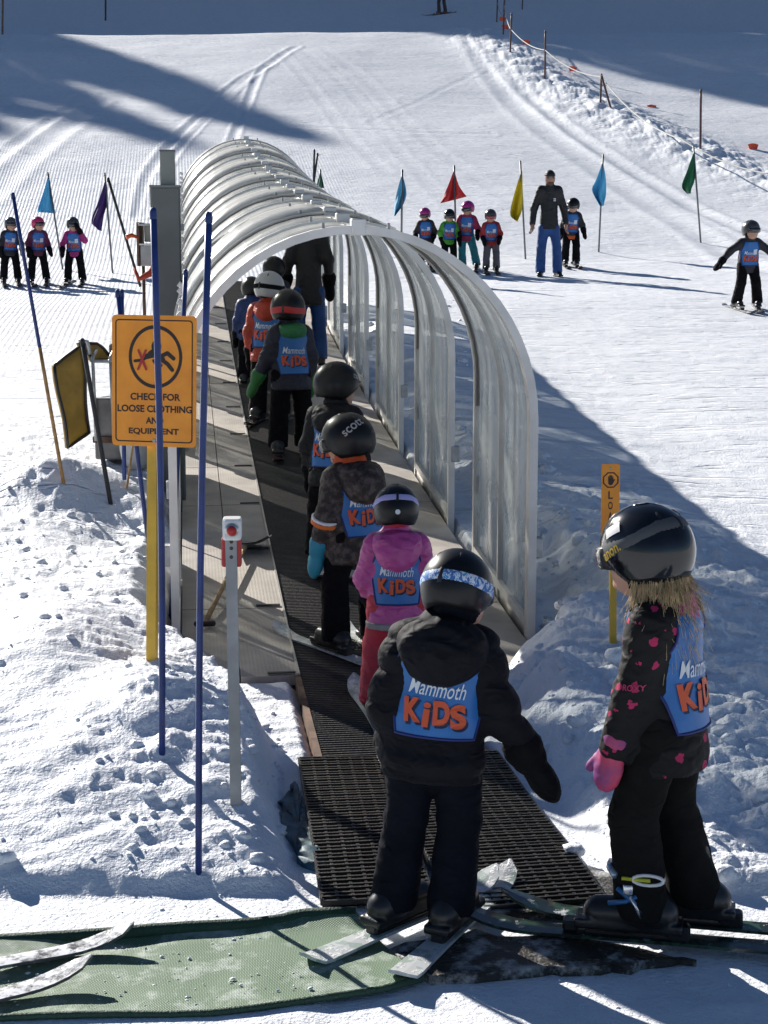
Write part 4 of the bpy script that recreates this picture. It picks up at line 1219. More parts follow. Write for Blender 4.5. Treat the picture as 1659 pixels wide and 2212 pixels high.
def helmet(root, C, M, s, shell, strap=None, goggles=True, lens=LENS, frame=GFRAME, vents=True, nphi=48, strap_back=80, brim=False, pad=None):
    a, b, c = .098 * s, .116 * s, .112 * s
    def pt(ph, th, k=1.0):
        return np.array([a * math.sin(th) * math.sin(ph), b * math.sin(th) * math.cos(ph) - .004 * s, c * math.cos(th)]) * k
    tm = lambda ph: R(np.interp(abs((math.degrees(ph) + 180) % 360 - 180), [0, 40, 66, 88, 140, 180], [73, 77, 100, 126, 130, 127]))
    V, F, nth = [], [], 14
    for i in range(nphi):
        ph = 2 * math.pi * i / nphi; t = tm(ph)
        for j in range(1, nth + 1):
            bulge = 1 + .012 * math.exp(-((j / nth - .55) / .2) ** 2)
            V.append(pt(ph, t * j / nth, bulge))
        V.append(pt(ph, t + R(1.5), .965)); V.append(pt(ph, t - R(2), .88)); V.append(pt(ph, t - R(12), .86))
    m = nth + 3
    for i in range(nphi):
        k = (i + 1) % nphi
        F += [(i * m + j, k * m + j, k * m + j + 1, i * m + j + 1)[::-1] for j in range(m - 1)]
    V.append(pt(0, 0)); top = len(V) - 1
    F += [(top, i * m, ((i + 1) % nphi) * m)[::-1] for i in range(nphi)]
    W = np.array(V) @ M.T + C
    ho = MB().add(W, F).build('helmet', shell, root, True)
    def patch(nm, p0, p1, t0, t1, k, mt, par, nu=14, nv=4, curve=None, edge=None):
        V, F = [], []
        for i in range(nu):
            ph = p0 + (p1 - p0) * i / (nu - 1)
            dt = curve(ph) if curve else 0
            for j in range(nv):
                th = t0 + (t1 - t0) * j / (nv - 1) + dt
                kk = k if not (edge and (i in (0, nu - 1) or j in (0, nv - 1))) else edge
                V.append(pt(ph, th, kk))
        F = [(i * nv + j, i * nv + j + 1, i * nv + nv + j + 1, i * nv + nv + j) for i in range(nu - 1) for j in range(nv - 1)]
        return MB().add(np.array(V) @ M.T + C, F).build(nm, mt, par, True)
    if strap is not None:
        sb = strap_back
        cv = lambda ph: R(np.interp(abs((math.degrees(ph) + 180) % 360 - 180), [30, 90, 140, 180], [90, (90 + sb) / 2 + 2, sb + 2, sb]))
        patch('goggle_strap', R(42), R(318), R(-10), R(10), 1.022, strap, ho, 40, 4, cv, 1.0)
        patch('strap_clip', R(174), R(186), R(-13), R(13), 1.035, GFRAME, ho, 4, 4, cv, 1.0)
    if goggles:
        g = patch('goggles', R(-64), R(64), R(74), R(108), 1.06, frame, ho, 17, 7, None, .90)
        patch('lens', R(-54), R(54), R(79), R(103), 1.085, lens, g, 15, 6, lambda ph: R(3) * (1 - abs(ph) / R(54)), 1.05)
    if vents:
        for p0, t0 in ((-28, 38), (28, 38), (-60, 45), (60, 45), (150, 45), (210, 45)):
            patch('vent', R(p0 - 4), R(p0 + 4), R(t0 - 9), R(t0 + 9), 1.016, BLACK, ho, 4, 5, None, .995)
    if pad is not None:
        for sd in (-1, 1):
            patch('ear_pad', R(sd * 75), R(sd * 128), R(100), R(132), .955, pad, ho, 8, 6, None, .86)
    if brim:
        patch('brim', R(-50), R(50), R(70), R(76), 1.10, shell, ho, 12, 3, None, 1.0)
    def decal(txt, w, hh, ph, th, rot, mt, nm='lettering', bold=.02, tf=None):
        """lettering wrapped on the shell, centred at azimuth ph and polar angle th"""
        Vt, F = tf if tf is not None else text_flat(txt, w, hh, bold)
        cr, sr = math.cos(rot), math.sin(rot)
        Vt = Vt @ np.array([[cr, sr], [-sr, cr]])
        c0 = pt(ph, th); nrm = c0 / np.array([a * a, b * b, c * c]); nrm /= np.linalg.norm(nrm)
        ex = np.cross([0, 0, 1.0], nrm); ex /= np.linalg.norm(ex); ey = np.cross(nrm, ex)
        cen = np.array([0, -.004 * s, 0])
        Q = c0 - cen + Vt[:, :1] * ex + Vt[:, 1:] * ey
        kk = 1 / np.sqrt(((Q / np.array([a, b, c])) ** 2).sum(1)); Q = Q * kk[:, None] * 1.035 + cen
        MB().add(Q @ M.T + C, F).build(nm, mt, ho)
    ho_decal = decal
    return ho, ho_decal, pt

def ski_mesh(L, w, tip=.07, tail=.02, rock=.0):
    n = 26; V = []
    for i in range(n):
        f = i / (n - 1); y = f * L
        ww = w * (1 - .22 * math.sin(math.pi * min(1, max(0, (f - .06) / .82))))
        if f > .90: ww *= math.sqrt(max(.02, 1 - ((f - .90) / .10) ** 2.2))
        if f < .05: ww *= .7 + .3 * f / .05
        z = tip * max(0, (f - .80) / .20) ** 2 + tail * max(0, (.06 - f) / .06) ** 2 + rock * math.sin(math.pi * f)
        for (x, zz) in ((-ww / 2, 0), (ww / 2, 0), (ww / 2, .010), (0, .0125), (-ww / 2, .010)):
            V.append((x, y, z + zz))
    F = [(i * 5 + k, i * 5 + (k + 1) % 5, i * 5 + 5 + (k + 1) % 5, i * 5 + 5 + k) for i in range(n - 1) for k in range(5)]
    F += [(4, 3, 2, 1, 0), tuple((n - 1) * 5 + k for k in range(5))]
    return np.array(V), F
def ski_material(name, base, mark, snow=.5, edge=.08):
    if name in _mats: return _mats[name]
    m = mat(name, base, .3, coat=.4)
    n, l = m.node_tree.nodes, m.node_tree.links; b = n['Principled BSDF']
    geo = n.new('ShaderNodeNewGeometry')
    v = n.new('ShaderNodeTexNoise'); v.inputs['Scale'].default_value = 17; l.new(geo.outputs['Position'], v.inputs['Vector'])
    r1 = n.new('ShaderNodeValToRGB'); r1.color_ramp.interpolation = 'CONSTANT'; e = r1.color_ramp.elements; e[0].color = (*base, 1); e[1].position = .56; e[1].color = (*mark, 1); l.new(v.outputs['Fac'], r1.inputs[0])
    t = n.new('ShaderNodeTexNoise'); t.inputs['Scale'].default_value = 22; t.inputs['Detail'].default_value = 7; t.inputs['Roughness'].default_value = .7; l.new(geo.outputs['Position'], t.inputs['Vector'])
    r2 = n.new('ShaderNodeValToRGB'); r2.color_ramp.elements[0].position = .72 - .4 * snow; r2.color_ramp.elements[1].position = .72 - .4 * snow + .12; l.new(t.outputs['Fac'], r2.inputs[0])
    sp = n.new('ShaderNodeSeparateXYZ'); l.new(geo.outputs['Normal'], sp.inputs[0])
    up = n.new('ShaderNodeMath'); up.operation = 'GREATER_THAN'; up.inputs[1].default_value = .5; l.new(sp.outputs['Z'], up.inputs[0])
    mm = n.new('ShaderNodeMath'); mm.operation = 'MULTIPLY'; l.new(up.outputs[0], mm.inputs[0]); l.new(r2.outputs[0], mm.inputs[1])
    mx = n.new('ShaderNodeMix'); mx.data_type = 'RGBA'; l.new(mm.outputs[0], mx.inputs[0]); l.new(r1.outputs[0], mx.inputs[6]); mx.inputs[7].default_value = (.82, .84, .87, 1); l.new(mx.outputs[2], b.inputs['Base Color'])
    rr_ = n.new('ShaderNodeMath'); rr_.operation = 'MULTIPLY_ADD'; rr_.inputs[1].default_value = .4; rr_.inputs[2].default_value = .3; l.new(mm.outputs[0], rr_.inputs[0]); l.new(rr_.outputs[0], b.inputs['Roughness'])
    bp = n.new('ShaderNodeBump'); bp.inputs['Strength'].default_value = .6; bp.inputs['Distance'].default_value = .008; l.new(mm.outputs[0], bp.inputs['Height']); l.new(bp.outputs[0], b.inputs['Normal'])
    return m
SKI_WHITE = ski_material('ski_white', (.62, .64, .64), (.40, .48, .43), .5)
SKI_DARK = ski_material('ski_dark_green', (.012, .022, .018), (.03, .07, .045), .32)
SKI_GREY = ski_material('ski_grey', (.10, .10, .11), (.25, .25, .26), .80)
SKI_BLACK = ski_material('ski_black', (.015, .015, .018), (.08, .02, .02), .25)

def add_ski(root, foot, yaw, L, w, mt, slope=(0, 0), back=.43, z=0, tip=.07, name='ski', binding=True, rock=0):
    V, F = ski_mesh(L, w, tip, rock=rock)
    M = rotz(-yaw)
    V = (V - [0, L * back, 0]) @ M.T + [foot[0], foot[1], z]
    V[:, 2] += slope[0] * V[:, 0] + slope[1] * V[:, 1]
    o = MB().add(V, F).build(name, mt, root, False)
    if binding:
        for (yy, d) in ((.135, (.055, .05, .035)), (-.115, (.05, .075, .05))):
            c = M @ np.array([0, yy * L / .95, .03]) + [foot[0], foot[1], z]
            c[2] += slope[0] * c[0] + slope[1] * c[1]
            MB().box(tuple(c), d, M, .008).build('binding', BOOT, o)
        c = M @ np.array([0, 0, .016]) + [foot[0], foot[1], z]; c[2] += slope[0] * c[0] + slope[1] * c[1]
        MB().box(tuple(c), (.05, .27, .010), M, .003).build('binding_plate', BOOT, o)
    return o

def person(label, pos, face, H, name='person', group=None, res=.011, adult=False, lean=R(3), side=0, twist=0, hipoff=(0, 0), head=(0, 0, 0), headoff=(0, 0, 0),
           feet=((-.085, 0, 0), (.085, 0, 0)), bend=.03, armL=((-.045, -.01, -.15), (-.055, .05, -.285)), armR=((.045, -.01, -.15), (.055, .05, -.285)),
           jacket=FABK, pants=FABK, boots=BOOT, mitt=FABK, skin=SKIN, lid=None, bib=None, hood=None, skis=None, slope=(0, 0), hem=-.10, bulk=1.0, quilt=0, fold=.0032, hands=False, mscale=1.12, cap_mat=None, hair=None, hscale=1.0, collar=None, fsc=13, band=None):
    root = thing(name, label, 'person', tuple(pos), -face, group)
    h = H; zo = .038 if skis else 0.0
    vec = lambda v: np.array(v, float) * h
    hz = .475 if adult else .495
    hip = np.array([hipoff[0] * h, hipoff[1] * h, hz * h + zo])
    Ru = rotz(-twist) @ roty(side) @ rotx(-lean)
    to = lambda v: hip + Ru @ vec(v)
    kb = .84 if adult else 1.0
    shz = .335 if adult else .235
    shx = .092 * (.90 if adult else 1)
    tb = .74 if adult else 1.0
    shL, shR = to((-shx, 0, shz)), to((shx, 0, shz))
    hs = .66 if adult else 1.0
    hc = (.448 if adult else .384)
    C = to((0, .018, hc)) + vec(headoff)
    Rh = rotz(-head[0]) @ roty(head[2]) @ rotx(-head[1])
    eL, wL = shL + vec(armL[0]), shL + vec(armL[1]); eR, wR = shR + vec(armR[0]), shR + vec(armR[1])
    tz = .12 if not adult else .20
    legs = []
    for sd, f in zip((-1, 1), feet):
        hp = hip + rotz(-twist * .5) @ vec((sd * .058 * kb, 0, -.02))
        an = np.array([f[0] * h, f[1] * h, .075 * h + zo])
        fd = np.array([math.sin(f[2]), math.cos(f[2]), 0])
        kn = (hp + an) / 2 + fd * bend * h + vec((sd * .006, 0, .0))
        legs.append((hp, kn, an, fd))
    # --- jacket
    def torso(P):
        d = fcap(P, to((0, 0, min(-.05, hem + .035))), to((0, .004, shz - .075)), .126 * h * (bulk * .5 + .5) * kb * (tb if tb == 1 else .84), .100 * h * bulk * kb * tb, Ru, .76)
        d = smin(d, cap(P, to((-shx + .01, 0, shz - .012)), to((shx - .01, 0, shz - .012)), .048 * h * bulk * kb * tb, .048 * h * bulk * kb * tb), .06 * h)
        d = smin(d, cap(P, to((0, .006, shz)), to((0, .014, shz + .062)), .068 * h * hs, .060 * h * hs), .03 * h)
        return d
    def arms(P):
        k_ = kb * bulk * (.80 if adult else .94)
        d = np.minimum(cap(P, shL, eL, .050 * h * k_, .044 * h * k_), cap(P, shR, eR, .050 * h * k_, .044 * h * k_))
        d2 = np.minimum(cap(P, eL, wL, .044 * h * k_, .038 * h * k_), cap(P, eR, wR, .044 * h * k_, .038 * h * k_))
        return smin(d, d2, .02 * h)
    def jk(P):
        d = smin(torso(P), arms(P), .045 * h)
        zl = ((P - hip) @ Ru)[:, 2]
        return np.maximum(d, hem * h - zl)
    allp = np.array([shL, shR, eL, eR, wL, wR, to((0, 0, hem)), to((0, 0, shz + .1))])
    mg = .15 * h
    lo, hi = allp.min(0) - mg, allp.max(0) + mg
    fo = folds(fold, fsc / h * 1.2, zlib.crc32(label.encode()) % 50)
    def dj(V):
        d = fo(V)
        if quilt:
            zl = ((V - hip) @ Ru)[:, 2]
            d = d * .6 + .016 * np.abs(np.sin(math.pi * zl / quilt)) ** .6 - .008
        if bib is not None:
            L = (V - hip) @ Ru / h
            k = sstep(.135, .105, np.abs(L[:, 0])) * sstep(-.05, -.02, L[:, 2]) * sstep(.30, .26, L[:, 2])
            d = d * (1 - .9 * k)
        return d
    jo = sdf_obj('jacket', jk, lo, hi, res, jacket, root, dj)
    if band is not None:                          # coloured band along the jacket hem
        zc = (hem + .035) * h
        sdf_obj('hem_band', lambda P: np.maximum(torso(P) - .008, np.abs(((P - hip) @ Ru)[:, 2] - zc) - .03 * h), to((0, 0, hem)) - .2 * h, to((0, 0, hem)) + .2 * h, res, band, root)
    # --- body: pelvis, legs, neck and head in one surface
    def body(P):
        d = fcap(P, hip + Ru @ vec((0, 0, -.02)), to((0, 0, .13)), .092 * h * kb * (tb if tb == 1 else .82), .082 * h * kb * (tb if tb == 1 else .75), Ru, .78)
        for hp, kn, an, fd in legs:
            d = smin(d, cap(P, hp, kn, .068 * h * kb * (.92 + .08 * (tb == 1)), .054 * h * kb * (.92 + .08 * (tb == 1))), .03 * h)
        for hp, kn, an, fd in legs:
            d = smin(d, cap(P, kn, an - np.array([0, 0, .02 * h]), .055 * h * kb * (.92 + .08 * (tb == 1)), .061 * h * kb * (.92 + .08 * (tb == 1))), .015 * h)
        d = np.maximum(d, .035 * h + zo - P[:, 2])
        d = smin(d, cap(P, to((0, .0, .13)), C + Rh @ vec((0, -.01, -.03)), .05 * h * hs, .045 * h * hs), .03 * h)
        for sh, e, w in ((shL, eL, wL), (shR, eR, wR)):
            d = np.minimum(d, np.minimum(cap(P, sh, e, .035 * h * kb, .03 * h * kb), cap(P, e, w, .03 * h * kb, .024 * h * kb)))
        hd = ell(P, C + Rh @ vec((0, .004, 0)), vec((.073, .086, .092)) * hs, Rh)
        hd = smin(hd, ell(P, C + Rh @ vec((0, .030, -.055)) * (hs if adult else 1), vec((.052, .055, .050)) * hs, Rh), .03 * h)
        hd = smin(hd, cap(P, C + Rh @ vec((0, .078, -.008)) * hs, C + Rh @ vec((0, .092, -.032)) * hs, .010 * h * hs, .013 * h * hs), .012 * h)
        hd = smin(hd, cap(P, C + Rh @ vec((-.02, .078, -.068)) * hs, C + Rh @ vec((.02, .078, -.068)) * hs, .009 * h * hs, .009 * h * hs), .012 * h)
        return smin(d, hd, .015 * h)
    ap = np.array([x for l_ in legs for x in l_[:3]] + [C, hip, wL, wR])
    lo, hi = ap.min(0) - .14 * h, ap.max(0) + .14 * h
    lo[2] = zo; 
    zn = to((0, 0, shz))[2]
    zone = lambda Cn: np.where((np.linalg.norm(Cn - C, axis=1) < .14 * h * hs) & (((Cn - C) @ Rh)[:, 1] > (.018 if not adult else -.2) * h), 1, 0)
    fb = folds(fold * 1.1, 9 / h * 1.2, 3 + zlib.crc32(label.encode()) % 30)
    db = lambda V: np.where((V[:, 2] > zn - .02 * h), 0, fb(V))
    bo = sdf_obj('body', body, lo, hi, res, [pants, skin], root, db, zone)
    # --- boots
    for hp, kn, an, fd in legs:
        sd_ = np.array([fd[1], -fd[0], 0])
        Mb = np.stack([sd_, fd, np.array([0, 0, 1.0])], 1)
        an0 = np.array([an[0], an[1], zo]); h0 = h; h = h * (.66 if adult else 1.0)
        def bt(P):
            d = fcap(P, an0 + fd * -.045 * h + [0, 0, .040 * h], an0 + fd * .10 * h + [0, 0, .036 * h], .041 * h, .036 * h, Mb, 1.0)
            d = smin(d, cap(P, an0 + [0, 0, .05 * h] - fd * .01 * h, an0 + fd * .012 * h + [0, 0, .15 * h], .041 * h, .043 * h), .03 * h)
            d = np.minimum(d, np.maximum(np.maximum(np.abs((P - an0) @ sd_) - .036 * h, np.abs((P - an0) @ fd - .03 * h) - .125 * h), np.abs(P[:, 2] - zo - .012 * h) - .012 * h))
            return np.maximum(d, zo - P[:, 2] + .001)
        q = .22 * h
        sdf_obj('ski_boot' if skis else 'snow_boot', bt, an0 - [q, q, .02], an0 + [q, q, .22 * h], max(res * .8, .0085), boots, root); h = h0
    # --- mittens or hands
    for sgn, e, w, nm in ((-1, eL, wL, 'L'), (1, eR, wR, 'R')):
        dr = (w - e) / np.linalg.norm(w - e)
        fw = np.array([-.35 * sgn, 1.0, 0]); fw = fw - dr * (fw @ dr); fw /= np.linalg.norm(fw)
        sx = np.cross(fw, dr); Mh = np.stack([sx, fw, dr], 1)
        if not hands:
            def mf(P):
                g_ = mscale
                d = cap(P, w - dr * .02 * h, w + dr * .012 * h, .041 * h * g_, .036 * h * g_)
                d = smin(d, ell(P, w + dr * .066 * h * g_, vec((.028, .044, .062)) * g_, Mh), .012 * h)
                return smin(d, cap(P, w + dr * .030 * h * g_ + fw * .030 * h * g_, w + dr * .085 * h * g_ + fw * .058 * h * g_, .016 * h * g_, .014 * h * g_), .008 * h)
            sdf_obj('mitten', mf, w - .2 * h, w + .2 * h, max(res * .7, .007), mitt, root, folds(fold * .5, 20))
        else:
            def hf(P):
                k_ = .62
                d = ell(P, w + dr * .045 * h * k_, vec((.020, .042, .050)) * k_, Mh)
                d = smin(d, cap(P, w - dr * .03 * h, w + dr * .02 * h, .022 * h, .02 * h), .01 * h)
                for q_, (o_, L_) in enumerate(((-.030, .075), (-.010, .09), (.010, .085), (.030, .07))):
                    a_ = w + dr * .08 * h * k_ + fw * o_ * h * k_; m_ = a_ + dr * L_ * .5 * h * k_; e_ = m_ + dr * L_ * .4 * h * k_ - sx * sgn * .02 * h * k_
                    d = np.minimum(d, np.minimum(cap(P, a_, m_, .0085 * h, .008 * h), cap(P, m_, e_, .008 * h, .007 * h)))
                return np.minimum(d, cap(P, w + dr * .03 * h * k_ + fw * .035 * h * k_, w + dr * .09 * h * k_ + fw * .065 * h * k_, .010 * h, .008 * h))
            sdf_obj('hand', hf, w - .13 * h, w + .13 * h, .007, skin, root)
    # --- head gear
    info = dict(root=root, C=C, Rh=Rh, h=h, jk=jk, torso=torso, hip=hip, Ru=Ru, to=to, jacket=jo, legs=legs, zo=zo, wL=wL, wR=wR, eL=eL, eR=eR, shL=shL, shR=shR)
    if lid is not None:
        kw = dict(lid); shell = kw.pop('shell')
        ho, dec, pt = helmet(root, C + Rh @ vec((0, -.002, .002)), Rh, h * hscale, shell, **kw)
        info.update(helmet=ho, decal=dec)
    if cap_mat is not None:                       # knitted cap on an adult
        a = vec((.079, .092, .098)) * hs
        def kc(P):
            d = ell(P, C + Rh @ vec((0, .002, .012)) * hs, a, Rh)
            zl = ((P - C) @ Rh)
            return np.maximum(d, .022 * h * hs - zl[:, 2] - .03 * zl[:, 1])
        sdf_obj('knit_cap', kc, C - .12 * h, C + .12 * h, .009, cap_mat, root)
        gl = MB()
        for sd in (-1, 1):
            gl.box(tuple(C + Rh @ vec((sd * .03, .083, .004)) * hs), tuple(vec((.048, .012, .034)) * hs), Rh, .004 * hs * h)
        gl.box(tuple(C + Rh @ vec((0, .088, .012)) * hs), tuple(vec((.05, .008, .01)) * hs), Rh)
        gl.build('sunglasses', LENS, root)
    if not (lid and lid.get('goggles', True)) and cap_mat is None:
        eb = MB()
        for sd in (-1, 1):
            eb.lathe([(0, .008 * h), (.007 * h, .005 * h), (.009 * h, 0), (.007 * h, -.005 * h), (0, -.008 * h)], 8, tuple(C + Rh @ vec((sd * .030, .079, .004))))
        eb.build('eyes', mat('eye_dark', (.03, .02, .015), .2), bo, True)
    # --- hood lying on the back
    if hood is not None:
        hm, rx, rz, dz, depth = hood
        def hdf(P):
            d = ell(P, to((0, -.070 - depth * .3, shz - dz)), vec((rx, .052 + depth, rz)), Ru @ rotx(R(-12)))
            d = smin(d, cap(P, to((-rx * .7, -.03, shz + .015)), to((rx * .7, -.03, shz + .015)), .040 * h, .040 * h), .05 * h)
            return d
        cc = to((0, -.06, shz - dz * .5)); q = .27 * h
        sdf_obj('hood', hdf, cc - q, cc + q, res, hm, root, folds(fold * 1.3, fsc / h, 5))
    # --- bib with lettering
    if bib is not None:
        prof_ = bib.get('prof', [(.255, .078), (.21, .090), (.165, .104), (.08, .104), (.015, .096), (-.012, .092)])
        for sidey, nm in ((-1, 'bib_back'), (1, 'bib_front')):
            zs = np.linspace(prof_[0][0], prof_[-1][0], 16); hw = np.interp(-zs, [-p[0] for p in prof_], [p[1] for p in prof_])
            nc = 15
            UV = np.array([(hw[i] * u, zs[i]) for i in range(16) for u in np.linspace(-1, 1, nc)])
            def proj(UV, off):
                O = hip + (Ru @ (np.column_stack([UV[:, 0], np.full(len(UV), sidey * .3), UV[:, 1]]) * h).T).T
                D = (Ru @ np.array([0, -sidey, 0.0]))[None].repeat(len(UV), 0)
                fn = lambda P: np.minimum(torso(P), 1)
                Pp, t_ = trace(fn, O, D, 50, .30 * h)
                return Pp - D * off
            base = proj(UV, bib.get('off', .012))
            fw_ = folds(.003, 10, 4)
            base = base + (Ru @ np.array([0, sidey, 0.0])) * np.abs(fw_(base))[:, None] * .7
            F = [(i * nc + j, i * nc + nc + j, i * nc + nc + j + 1, i * nc + j + 1) for i in range(15) for j in range(nc - 1)]
            if sidey > 0: F = [f[::-1] for f in F]
            o = MB().add(base, F).build(nm, BIB, root, True)
            bd = [i * nc for i in range(16)] + [15 * nc + j for j in range(1, nc)] + [i * nc + nc - 1 for i in range(14, -1, -1)]
            MB().tube([base[k] for k in bd], .0045 if res < .015 else .008, 6).build('trim', BIB_TRIM, o, True)
            if bib.get('text', True):
                mirror = -1 if sidey > 0 else 1
                z0 = bib.get('z', .068)
                off = bib.get('off', .012) + .005
                big = bib.get('big', False)
                # KiDS: four fat uneven letters with a navy shadow
                xs, ws = [-.062, -.026, .012, .055], [.042, .018, .042, .040]
                dzs, rot = [.004, -.004, .003, -.004], [.06, -.05, .04, .12]
                if res < .02:
                    for lay, (mt, dx, dz_, oo) in enumerate(((BIB_N, .006, -.007, 0), (BIB_O, 0, 0, .0025))):
                        mb = MB()
                        for k_, ch in enumerate('KiDS'):
                            Vt, F = text_flat(ch, ws[k_] * 1.02, .062, .055 if ch != 'i' else .028)
                            c_, s_ = math.cos(rot[k_]), math.sin(rot[k_])
                            Vt = Vt @ np.array([[c_, s_], [-s_, c_]]) + [xs[k_] + dx, z0 + dzs[k_] + dz_]
                            Vt = Vt * [mirror, 1]
                            mb.add(proj(Vt, off + oo), F if sidey < 0 else [f[::-1] for f in F])
                        mb.build('lettering', mt, o)
                    Vt, F = text_flat('Mammoth', .145, .040, .004, .25)
                    ca, sa = math.cos(-.05), math.sin(-.05)
                    Vt = Vt @ np.array([[ca, sa], [-sa, ca]])
                    Vt = (Vt + [-.003, z0 + .062]) * [mirror, 1]
                    MB().add(proj(Vt, off), F if sidey < 0 else [f[::-1] for f in F]).build('lettering', BIB_W, o)
                else:
                    Vt, F = text_flat('KiDS', .13, .05, .05)
                    MB().add(proj((Vt + [0, .045]) * [mirror, 1], off + .006), F).build('lettering', BIB_O, o)
                if sidey > 0:
                    Vt = np.array([(-.03, -.035), (.03, -.035), (.03, .035), (-.03, .035)]) * .8 + [-.045, .145]
                    g_ = np.array([Vt[0] * (1 - u) * (1 - v) + Vt[1] * u * (1 - v) + Vt[2] * u * v + Vt[3] * (1 - u) * v for v in np.linspace(0, 1, 4) for u in np.linspace(0, 1, 4)])
                    MB().add(proj(g_, off + .006), [(i * 4 + j, i * 4 + j + 1, i * 4 + 5 + j, i * 4 + 4 + j) for i in range(3) for j in range(3)]).build('pass_card', BIB_W, o)
            info[nm] = o; info['proj_' + nm] = proj
    if skis:
        for (hp, kn, an, fd), f, sk in zip(legs, feet, skis):
            L, w, mt = sk[:3]
            bk = sk[3] if len(sk) > 3 else .43
            add_ski(root, (an[0] + fd[0] * .03 * h, an[1] + fd[1] * .03 * h), f[2], L, w, mt, slope, bk, z=.004, tip=sk[4] if len(sk) > 4 else .06)
    return info

def lslope(p, face, y=None):
    """ground slope in the person's own frame"""
    gx = 0.0; e = .4
    gy = (base_ground(np.array([p[0]]), np.array([p[1] + e]))[0] - base_ground(np.array([p[0]]), np.array([p[1] - e]))[0]) / (2 * e)
    c, s_ = math.cos(-face), math.sin(-face)
    return (gx * c + gy * s_, -gx * s_ + gy * c)
def stand(feet_px, top_px=None, depth=None, belt=False, z=None):
    if depth is not None:
        x = at(feet_px[0], feet_px[1], depth)[0]; y = depth
        s_ = (np.array([x, y]) - AX) @ TD
        zz = floor_z(s_) + .018 if z is None else z
        P = np.array([x, y, zz])
    else:
        P = hit(*feet_px)
    H = None if top_px is None else at(feet_px[0], top_px, P[1])[2] - P[2]
    return P, H

# fabrics
C_ = lambda nm, c, **k: mat(nm, c, k.pop('rough', .62), bump=.2, bscale=60, var=.18, vscale=7, wrinkle=.8, wscale=13, **k)
PUFFER = mat('black_puffer', (.008, .0085, .012), .72, spec=.14, bump=.2, bscale=70, var=.15, vscale=8, wrinkle=.9, wscale=15)
NAVY = C_('navy_pants', (.005, .006, .012), spec=.12, rough=.85)
PINK = mat('pink_jacket', (.50, .07, .28), .42, bump=.2, bscale=60, var=.12, vscale=8, wrinkle=.8, wscale=14)
PINKLT = C_('grey_lining', (.28, .27, .27))
REDP = C_('red_pants', (.48, .025, .05))
LAV = mat('lavender_strap', (.42, .40, .72), .6)
HELM = mat('black_helmet', (.007, .007, .008), .38, spec=.3, coat=.08)
HELM_G = mat('glossy_black_helmet', (.007, .008, .011), .16, coat=.45, spec=.35, var=.3, vscale=20)
def strap_mat():
    m = mat('blue_white_strap', (.6, .65, .75), .6)
    n, l = m.node_tree.nodes, m.node_tree.links
    tc = n.new('ShaderNodeTexCoord'); w = n.new('ShaderNodeTexNoise'); w.inputs['Scale'].default_value = 38; w.inputs['Distortion'].default_value = 2
    l.new(tc.outputs['Object'], w.inputs['Vector'])
    rp = n.new('ShaderNodeValToRGB'); rp.color_ramp.interpolation = 'CONSTANT'; e = rp.color_ramp.elements
    e[0].color = (.05, .17, .45, 1); e[1].position = .48; e[1].color = (.62, .68, .80, 1); e2 = e.new(.60); e2.color = (.02, .30, .55, 1)
    l.new(w.outputs['Fac'], rp.inputs[0]); l.new(rp.outputs[0], n['Principled BSDF'].inputs['Base Color']); return m
STRAP_BW = strap_mat()
def splash_mat():
    m = mat('black_pink_splash', (.008, .0075, .008), .7, spec=.25, bump=.2, bscale=60, wrinkle=.8, wscale=13)
    n, l = m.node_tree.nodes, m.node_tree.links
    tc = n.new('ShaderNodeTexCoord')
    nz = n.new('ShaderNodeTexNoise'); nz.inputs['Scale'].default_value = 45; nz.inputs['Detail'].default_value = 3; l.new(tc.outputs['Object'], nz.inputs['Vector'])
    ad = n.new('ShaderNodeMixRGB'); ad.blend_type = 'ADD'; ad.inputs[0].default_value = .028; l.new(tc.outputs['Object'], ad.inputs[1]); l.new(nz.outputs['Color'], ad.inputs[2])
    v = n.new('ShaderNodeTexVoronoi'); v.inputs['Scale'].default_value = 17; v.inputs['Randomness'].default_value = .9; l.new(ad.outputs[0], v.inputs['Vector'])
    rp = n.new('ShaderNodeValToRGB'); rp.color_ramp.interpolation = 'CONSTANT'; e = rp.color_ramp.elements; e[0].color = (.42, .025, .10, 1); e[1].position = .24; e[1].color = (.008, .0075, .008, 1)
    l.new(v.outputs['Distance'], rp.inputs[0]); l.new(rp.outputs[0], n['Principled BSDF'].inputs['Base Color']); return m
SPLASH = splash_mat()
def camo_mat():
    m = mat('brown_camo', (.05, .035, .03), .7, bump=.2, bscale=60, wrinkle=.8, wscale=13)
    n, l = m.node_tree.nodes, m.node_tree.links
    tc = n.new('ShaderNodeTexCoord'); w = n.new('ShaderNodeTexNoise'); w.inputs['Scale'].default_value = 24; w.inputs['Detail'].default_value = 2
    l.new(tc.outputs['Object'], w.inputs['Vector'])
    rp = n.new('ShaderNodeValToRGB'); rp.color_ramp.interpolation = 'CONSTANT'; e = rp.color_ramp.elements
    e[0].color = (.018, .013, .012, 1); e[1].position = .45; e[1].color = (.045, .032, .028, 1); e2 = e.new(.56); e2.color = (.085, .065, .06, 1)
    l.new(w.outputs['Fac'], rp.inputs[0]); l.new(rp.outputs[0], n['Principled BSDF'].inputs['Base Color']); return m
CAMO = camo_mat()

